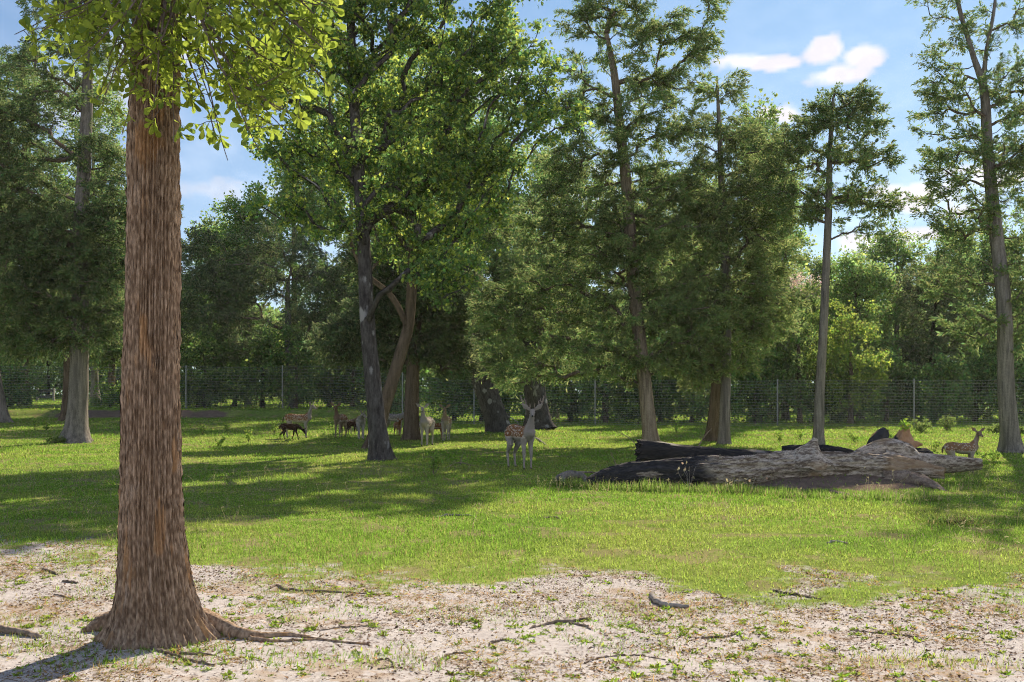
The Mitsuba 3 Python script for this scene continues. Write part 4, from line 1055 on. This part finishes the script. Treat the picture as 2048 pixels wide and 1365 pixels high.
def deer(label, at, heading, size, coat, head_yaw=0.0, neck='up', antlers=0, stride=0.0, ears=1.0, res=.032, cat='deer'):
    """heading: angle of the body's forward direction, 0 = +x; head_yaw relative to the body. size: 1 = .88 m at the shoulder."""
    key = numbered('deer')
    seed = used['deer']
    r = np.random.default_rng(900 + seed)
    A = np.array
    rump, loin, mid, chest, base = A([-.43, 0, .80]), A([-.28, 0, .81]), A([-.05, 0, .755]), A([.24, 0, .755]), A([.36, 0, .86])
    bones = chain([(rump, .145), (loin, .15), (mid, .172), (chest, .175), (A([.37, 0, .80]), .125)])
    if neck == 'up':
        nk = [(A([.30, 0, .80]), .15), (A([.40, 0, .97]), .083), (A([.455, 0, 1.13]), .057), (A([.48, 0, 1.22]), .054)]
        pitch = -.28
    elif neck == 'mid':
        nk = [(A([.32, 0, .82]), .14), (A([.50, 0, .92]), .085), (A([.64, 0, .99]), .062), (A([.69, 0, 1.02]), .056)]
        pitch = -.5
    else:
        nk = [(A([.32, 0, .80]), .14), (A([.52, 0, .74]), .085), (A([.66, 0, .62]), .06), (A([.70, 0, .56]), .055)]
        pitch = -.95
    bones += chain(nk)
    top = nk[-1][0]
    Rh = rotz(head_yaw) @ A([[math.cos(pitch), 0, -math.sin(pitch)], [0, 1, 0], [math.sin(pitch), 0, math.cos(pitch)]])
    H = lambda q: top + Rh @ A(q, float)
    bones += chain([(H([0, 0, .01]), .060), (H([.055, 0, .035]), .064), (H([.12, 0, .018]), .048), (H([.20, 0, -.002]), .031), (H([.235, 0, -.006]), .027)])
    bones += [Manifold.batch_hull([ball(H([.10, 0, -.02]), .035), ball(H([.21, 0, -.02]), .02)])]
    for s in (-1, 1):
        e0, e1, e2 = H([-.005, s * .05, .06]), H([-.03, s * .15, .125]), H([-.04, s * .225, .185])
        wv = Rh @ A([.0, -s * .35, .5])
        bones += [Manifold.batch_hull([ball(e0, .018), ball(e1 + wv * .075, .009), ball(e1 - wv * .075, .009), ball(e2, .007)])]
        st = stride * s
        bones += chain([(A([.27, s * .075, .70]), .095), (A([.25 + st * .1, s * .085, .52]), .052), (A([.275 + st * .35, s * .085, .29]), .030), (A([.265 + st * .55, s * .085, .075]), .020), (A([.29 + st * .6, s * .085, .018]), .021)])
        bones += chain([(A([-.40, s * .07, .74]), .125), (A([-.33 - st * .15, s * .095, .53]), .072), (A([-.485 - st * .45, s * .085, .32]), .031), (A([-.45 - st * .55, s * .085, .08]), .021), (A([-.425 - st * .55, s * .085, .018]), .022)])
    m = Manifold.batch_boolean(bones, __import__('manifold3d').OpType.Add)
    m = m.refine_to_length(res)
    mm = m.to_mesh()
    tm = trimesh.Trimesh(np.array(mm.vert_properties[:, :3], float), np.array(mm.tri_verts), process=True)
    trimesh.smoothing.filter_taubin(tm, iterations=14)
    v = np.array(tm.vertices)
    back, pale, face, spots = (np.array(c) if isinstance(c, tuple) else c for c in COATS[coat])
    torso = (v[:, 0] < .36) & (v[:, 0] > -.62)
    wob = .05 * (meshkit.fbm(v * 9 + seed, 3) - .5)
    up_ = sstep(.655, .70, v[:, 2] + wob) * sstep(.40, .30, v[:, 0] + wob)
    col = pale[None] * (1 - up_[:, None]) + back[None] * up_[:, None]
    hd = sstep(.34, .42, v[:, 0] + wob) * sstep(.72, .82, v[:, 2])
    if neck == 'down':
        hd = sstep(.42, .5, v[:, 0] + wob)
    col = col * (1 - hd[:, None]) + face[None] * hd[:, None]
    if spots > 0:
        sp = r.uniform([-.6, .66], [.33, .95], (int(190 * spots), 2))
        good = []
        for q in sp:
            if all(np.hypot(*(q - o)) > .048 for o in good):
                good.append(q)
        for side in (-1, 1):
            sel = (np.sign(v[:, 1] + 1e-9) == side) & torso
            dd = np.min(np.linalg.norm(v[sel][:, None, [0, 2]] - (np.array(good) + side * .013)[None], axis=2), 1)
            c_ = col[sel]
            w = (dd < .0185) & (up_[sel] > .4)
            c_[w] = [.52, .47, .41]
            edge = (up_[sel] > .25) & (up_[sel] < .9) & (v[sel][:, 2] < .74)
            c_[edge] = [.46, .41, .36]
            col[sel] = c_
    rumpw = (v[:, 0] < -.535) & (v[:, 2] > .62) & (v[:, 2] < .84)
    if coat not in ('dark', 'red'):
        col[rumpw] = [.5, .47, .43]
        nose = np.linalg.norm(v - H([.245, 0, .0]), axis=1) < .035
        muz = np.linalg.norm(v - H([.2, 0, -.03]), axis=1) < .04
        col[muz] = [.42, .39, .37]
        inner = np.zeros(len(v), bool)
    col = col * (1 + .10 * (meshkit.noise(v * 55, 3)[:, None] - .5))
    low = v[:, 2] < .04
    col[low] = [.05, .045, .04]
    M = np.eye(4)
    R = rotz(heading) * size
    g = np.asarray(at, float)
    place = lambda q: np.asarray(q) @ R.T + g
    add(f'{key}__body', trimesh.Trimesh(place(v), tm.faces, process=False), 'matte_vertex', smooth=True, color=col.clip(.01, .9))
    for s in (-1, 1):
        add(numbered(f'{key}__eye'), trimesh.creation.icosphere(2, .0145 * size, ) .apply_translation(place(H([.075, s * .052, .045]))), 'black_gloss', smooth=True)
    ns = trimesh.creation.icosphere(2, .024).apply_scale([.8, 1.05, .8])
    add(f'{key}__nose', ns.apply_scale(size).apply_translation(place(H([.25, 0, .002]))), 'black_gloss', smooth=True)
    tl = spline(A([[-.56, 0, .83, .026], [-.61, 0, .74, .03], [-.62, 0, .62, .018]]), 8)
    tv, tf = tubes(tl[None, :, :3], tl[None, :, 3], 8)
    add(f'{key}__tail', (place(tv), tf), 'matte_vertex', smooth=True, color=np.tile([[.05, .03, .02] if coat in ('dark', 'red') else [.12, .09, .07]], (len(tv), 1)))
    if antlers:
        for s in (-1, 1):
            k = antlers
            b0 = H([.005, s * .035, .075])
            W = lambda x, y, z: b0 + rotz(head_yaw) @ (A([x, s * y, z]) * k)
            def beam(pts, rr):
                c = spline(A([[*q, q_r * k] for q, q_r in zip(pts, rr)]), 14)
                return tubes(c[None, :, :3], c[None, :, 3], 8)
            parts = [beam([W(0, 0, -.02), W(-.03, .06, .05), W(-.05, .13, .09), W(-.05, .19, .15), W(-.03, .235, .25), W(-.01, .25, .34)], [.019, .018, .017, .017, .018, .013]),
                     beam([W(-.01, .02, .02), W(.05, .015, .08), W(.07, .02, .15)], [.014, .012, .007]),
                     beam([W(-.05, .14, .10), W(-.02, .12, .17), W(-.01, .125, .235)], [.014, .012, .007]),
                     beam([W(-.04, .205, .17), W(-.02, .165, .22), W(-.02, .16, .275)], [.014, .012, .008])]
            v_, f_ = join(parts)
            add(numbered(f'{key}__antler'), (place(v_), f_), 'horn', smooth=True)
    tag(key, label, cat)
    return key


deg = math.radians
deer('buck with velvet antlers and white spotted flank facing the camera, alone in front', gpx(1043, 938), deg(-62), 1.04, 'spotted', head_yaw=deg(-28), antlers=.84, res=.015)
deer('white spotted doe standing behind the right end of the log, looking at the camera', gpx(1925, 946), deg(-2), .685, 'menil', head_yaw=deg(-80), res=.015)
deer('spotted brown doe standing sideways behind the dark fawn', gpx(598, 877), deg(4), .96, 'spotted', head_yaw=deg(-20))
deer('almost black fawn stepping sideways in front of the spotted doe', gpx(581, 882), deg(-4), .66, 'dark', neck='down', stride=.28)
deer('pale deer with short antlers facing the camera, first right of the spotted doe', gpx(680, 876), deg(-100), .94, 'brown', antlers=.62)
deer('tan fawn seen side on behind the short antlered deer', gpx(694, 868), deg(-10), .62, 'menil', neck='mid')
deer('small dark brown fawn behind the short antlered deer, facing away right', gpx(705, 869), deg(50), .55, 'dark', neck='mid')
deer('whitish grey deer with lowered turned head just left of the dark trunk', gpx(722, 880), deg(-78), .92, 'pale', head_yaw=deg(60), neck='mid')
deer('white and grey spotted deer partly hidden between the two leaning trunks', gpx(789, 871), deg(-25), .93, 'pale', neck='mid', head_yaw=deg(-30))
deer('brown fawn standing under the white spotted deer', gpx(795, 873), deg(-70), .6, 'red', neck='mid')
deer('slender grey doe with upright ears facing the camera right of the brown trunk', gpx(853, 892), deg(-100), .98, 'pale', head_yaw=deg(10))
deer('dark reddish fawn standing sideways between two facing does', gpx(873, 881), deg(8), .68, 'red', neck='up')
deer('tan doe with backlit ears facing the camera, rightmost of the herd', gpx(892, 883), deg(-92), .95, 'menil')
# ---------------------------------------------------------------- the slightly hazy air
scene['air'] = {'type': 'homogeneous', 'albedo': {'type': 'rgb', 'value': (.95, .95, .95)}, 'sigma_t': .00025}
scene['haze'] = {'type': 'cube', 'to_world': T().translate([0, 225, 14.0]).scale([405, 378, 15.6]), 'bsdf': {'type': 'null'}, 'interior': {'type': 'ref', 'id': 'air'}}
tag('haze', 'thin warm summer haze filling the air', 'haze', kind='stuff')
scene['camera']['medium'] = {'type': 'ref', 'id': 'air'}
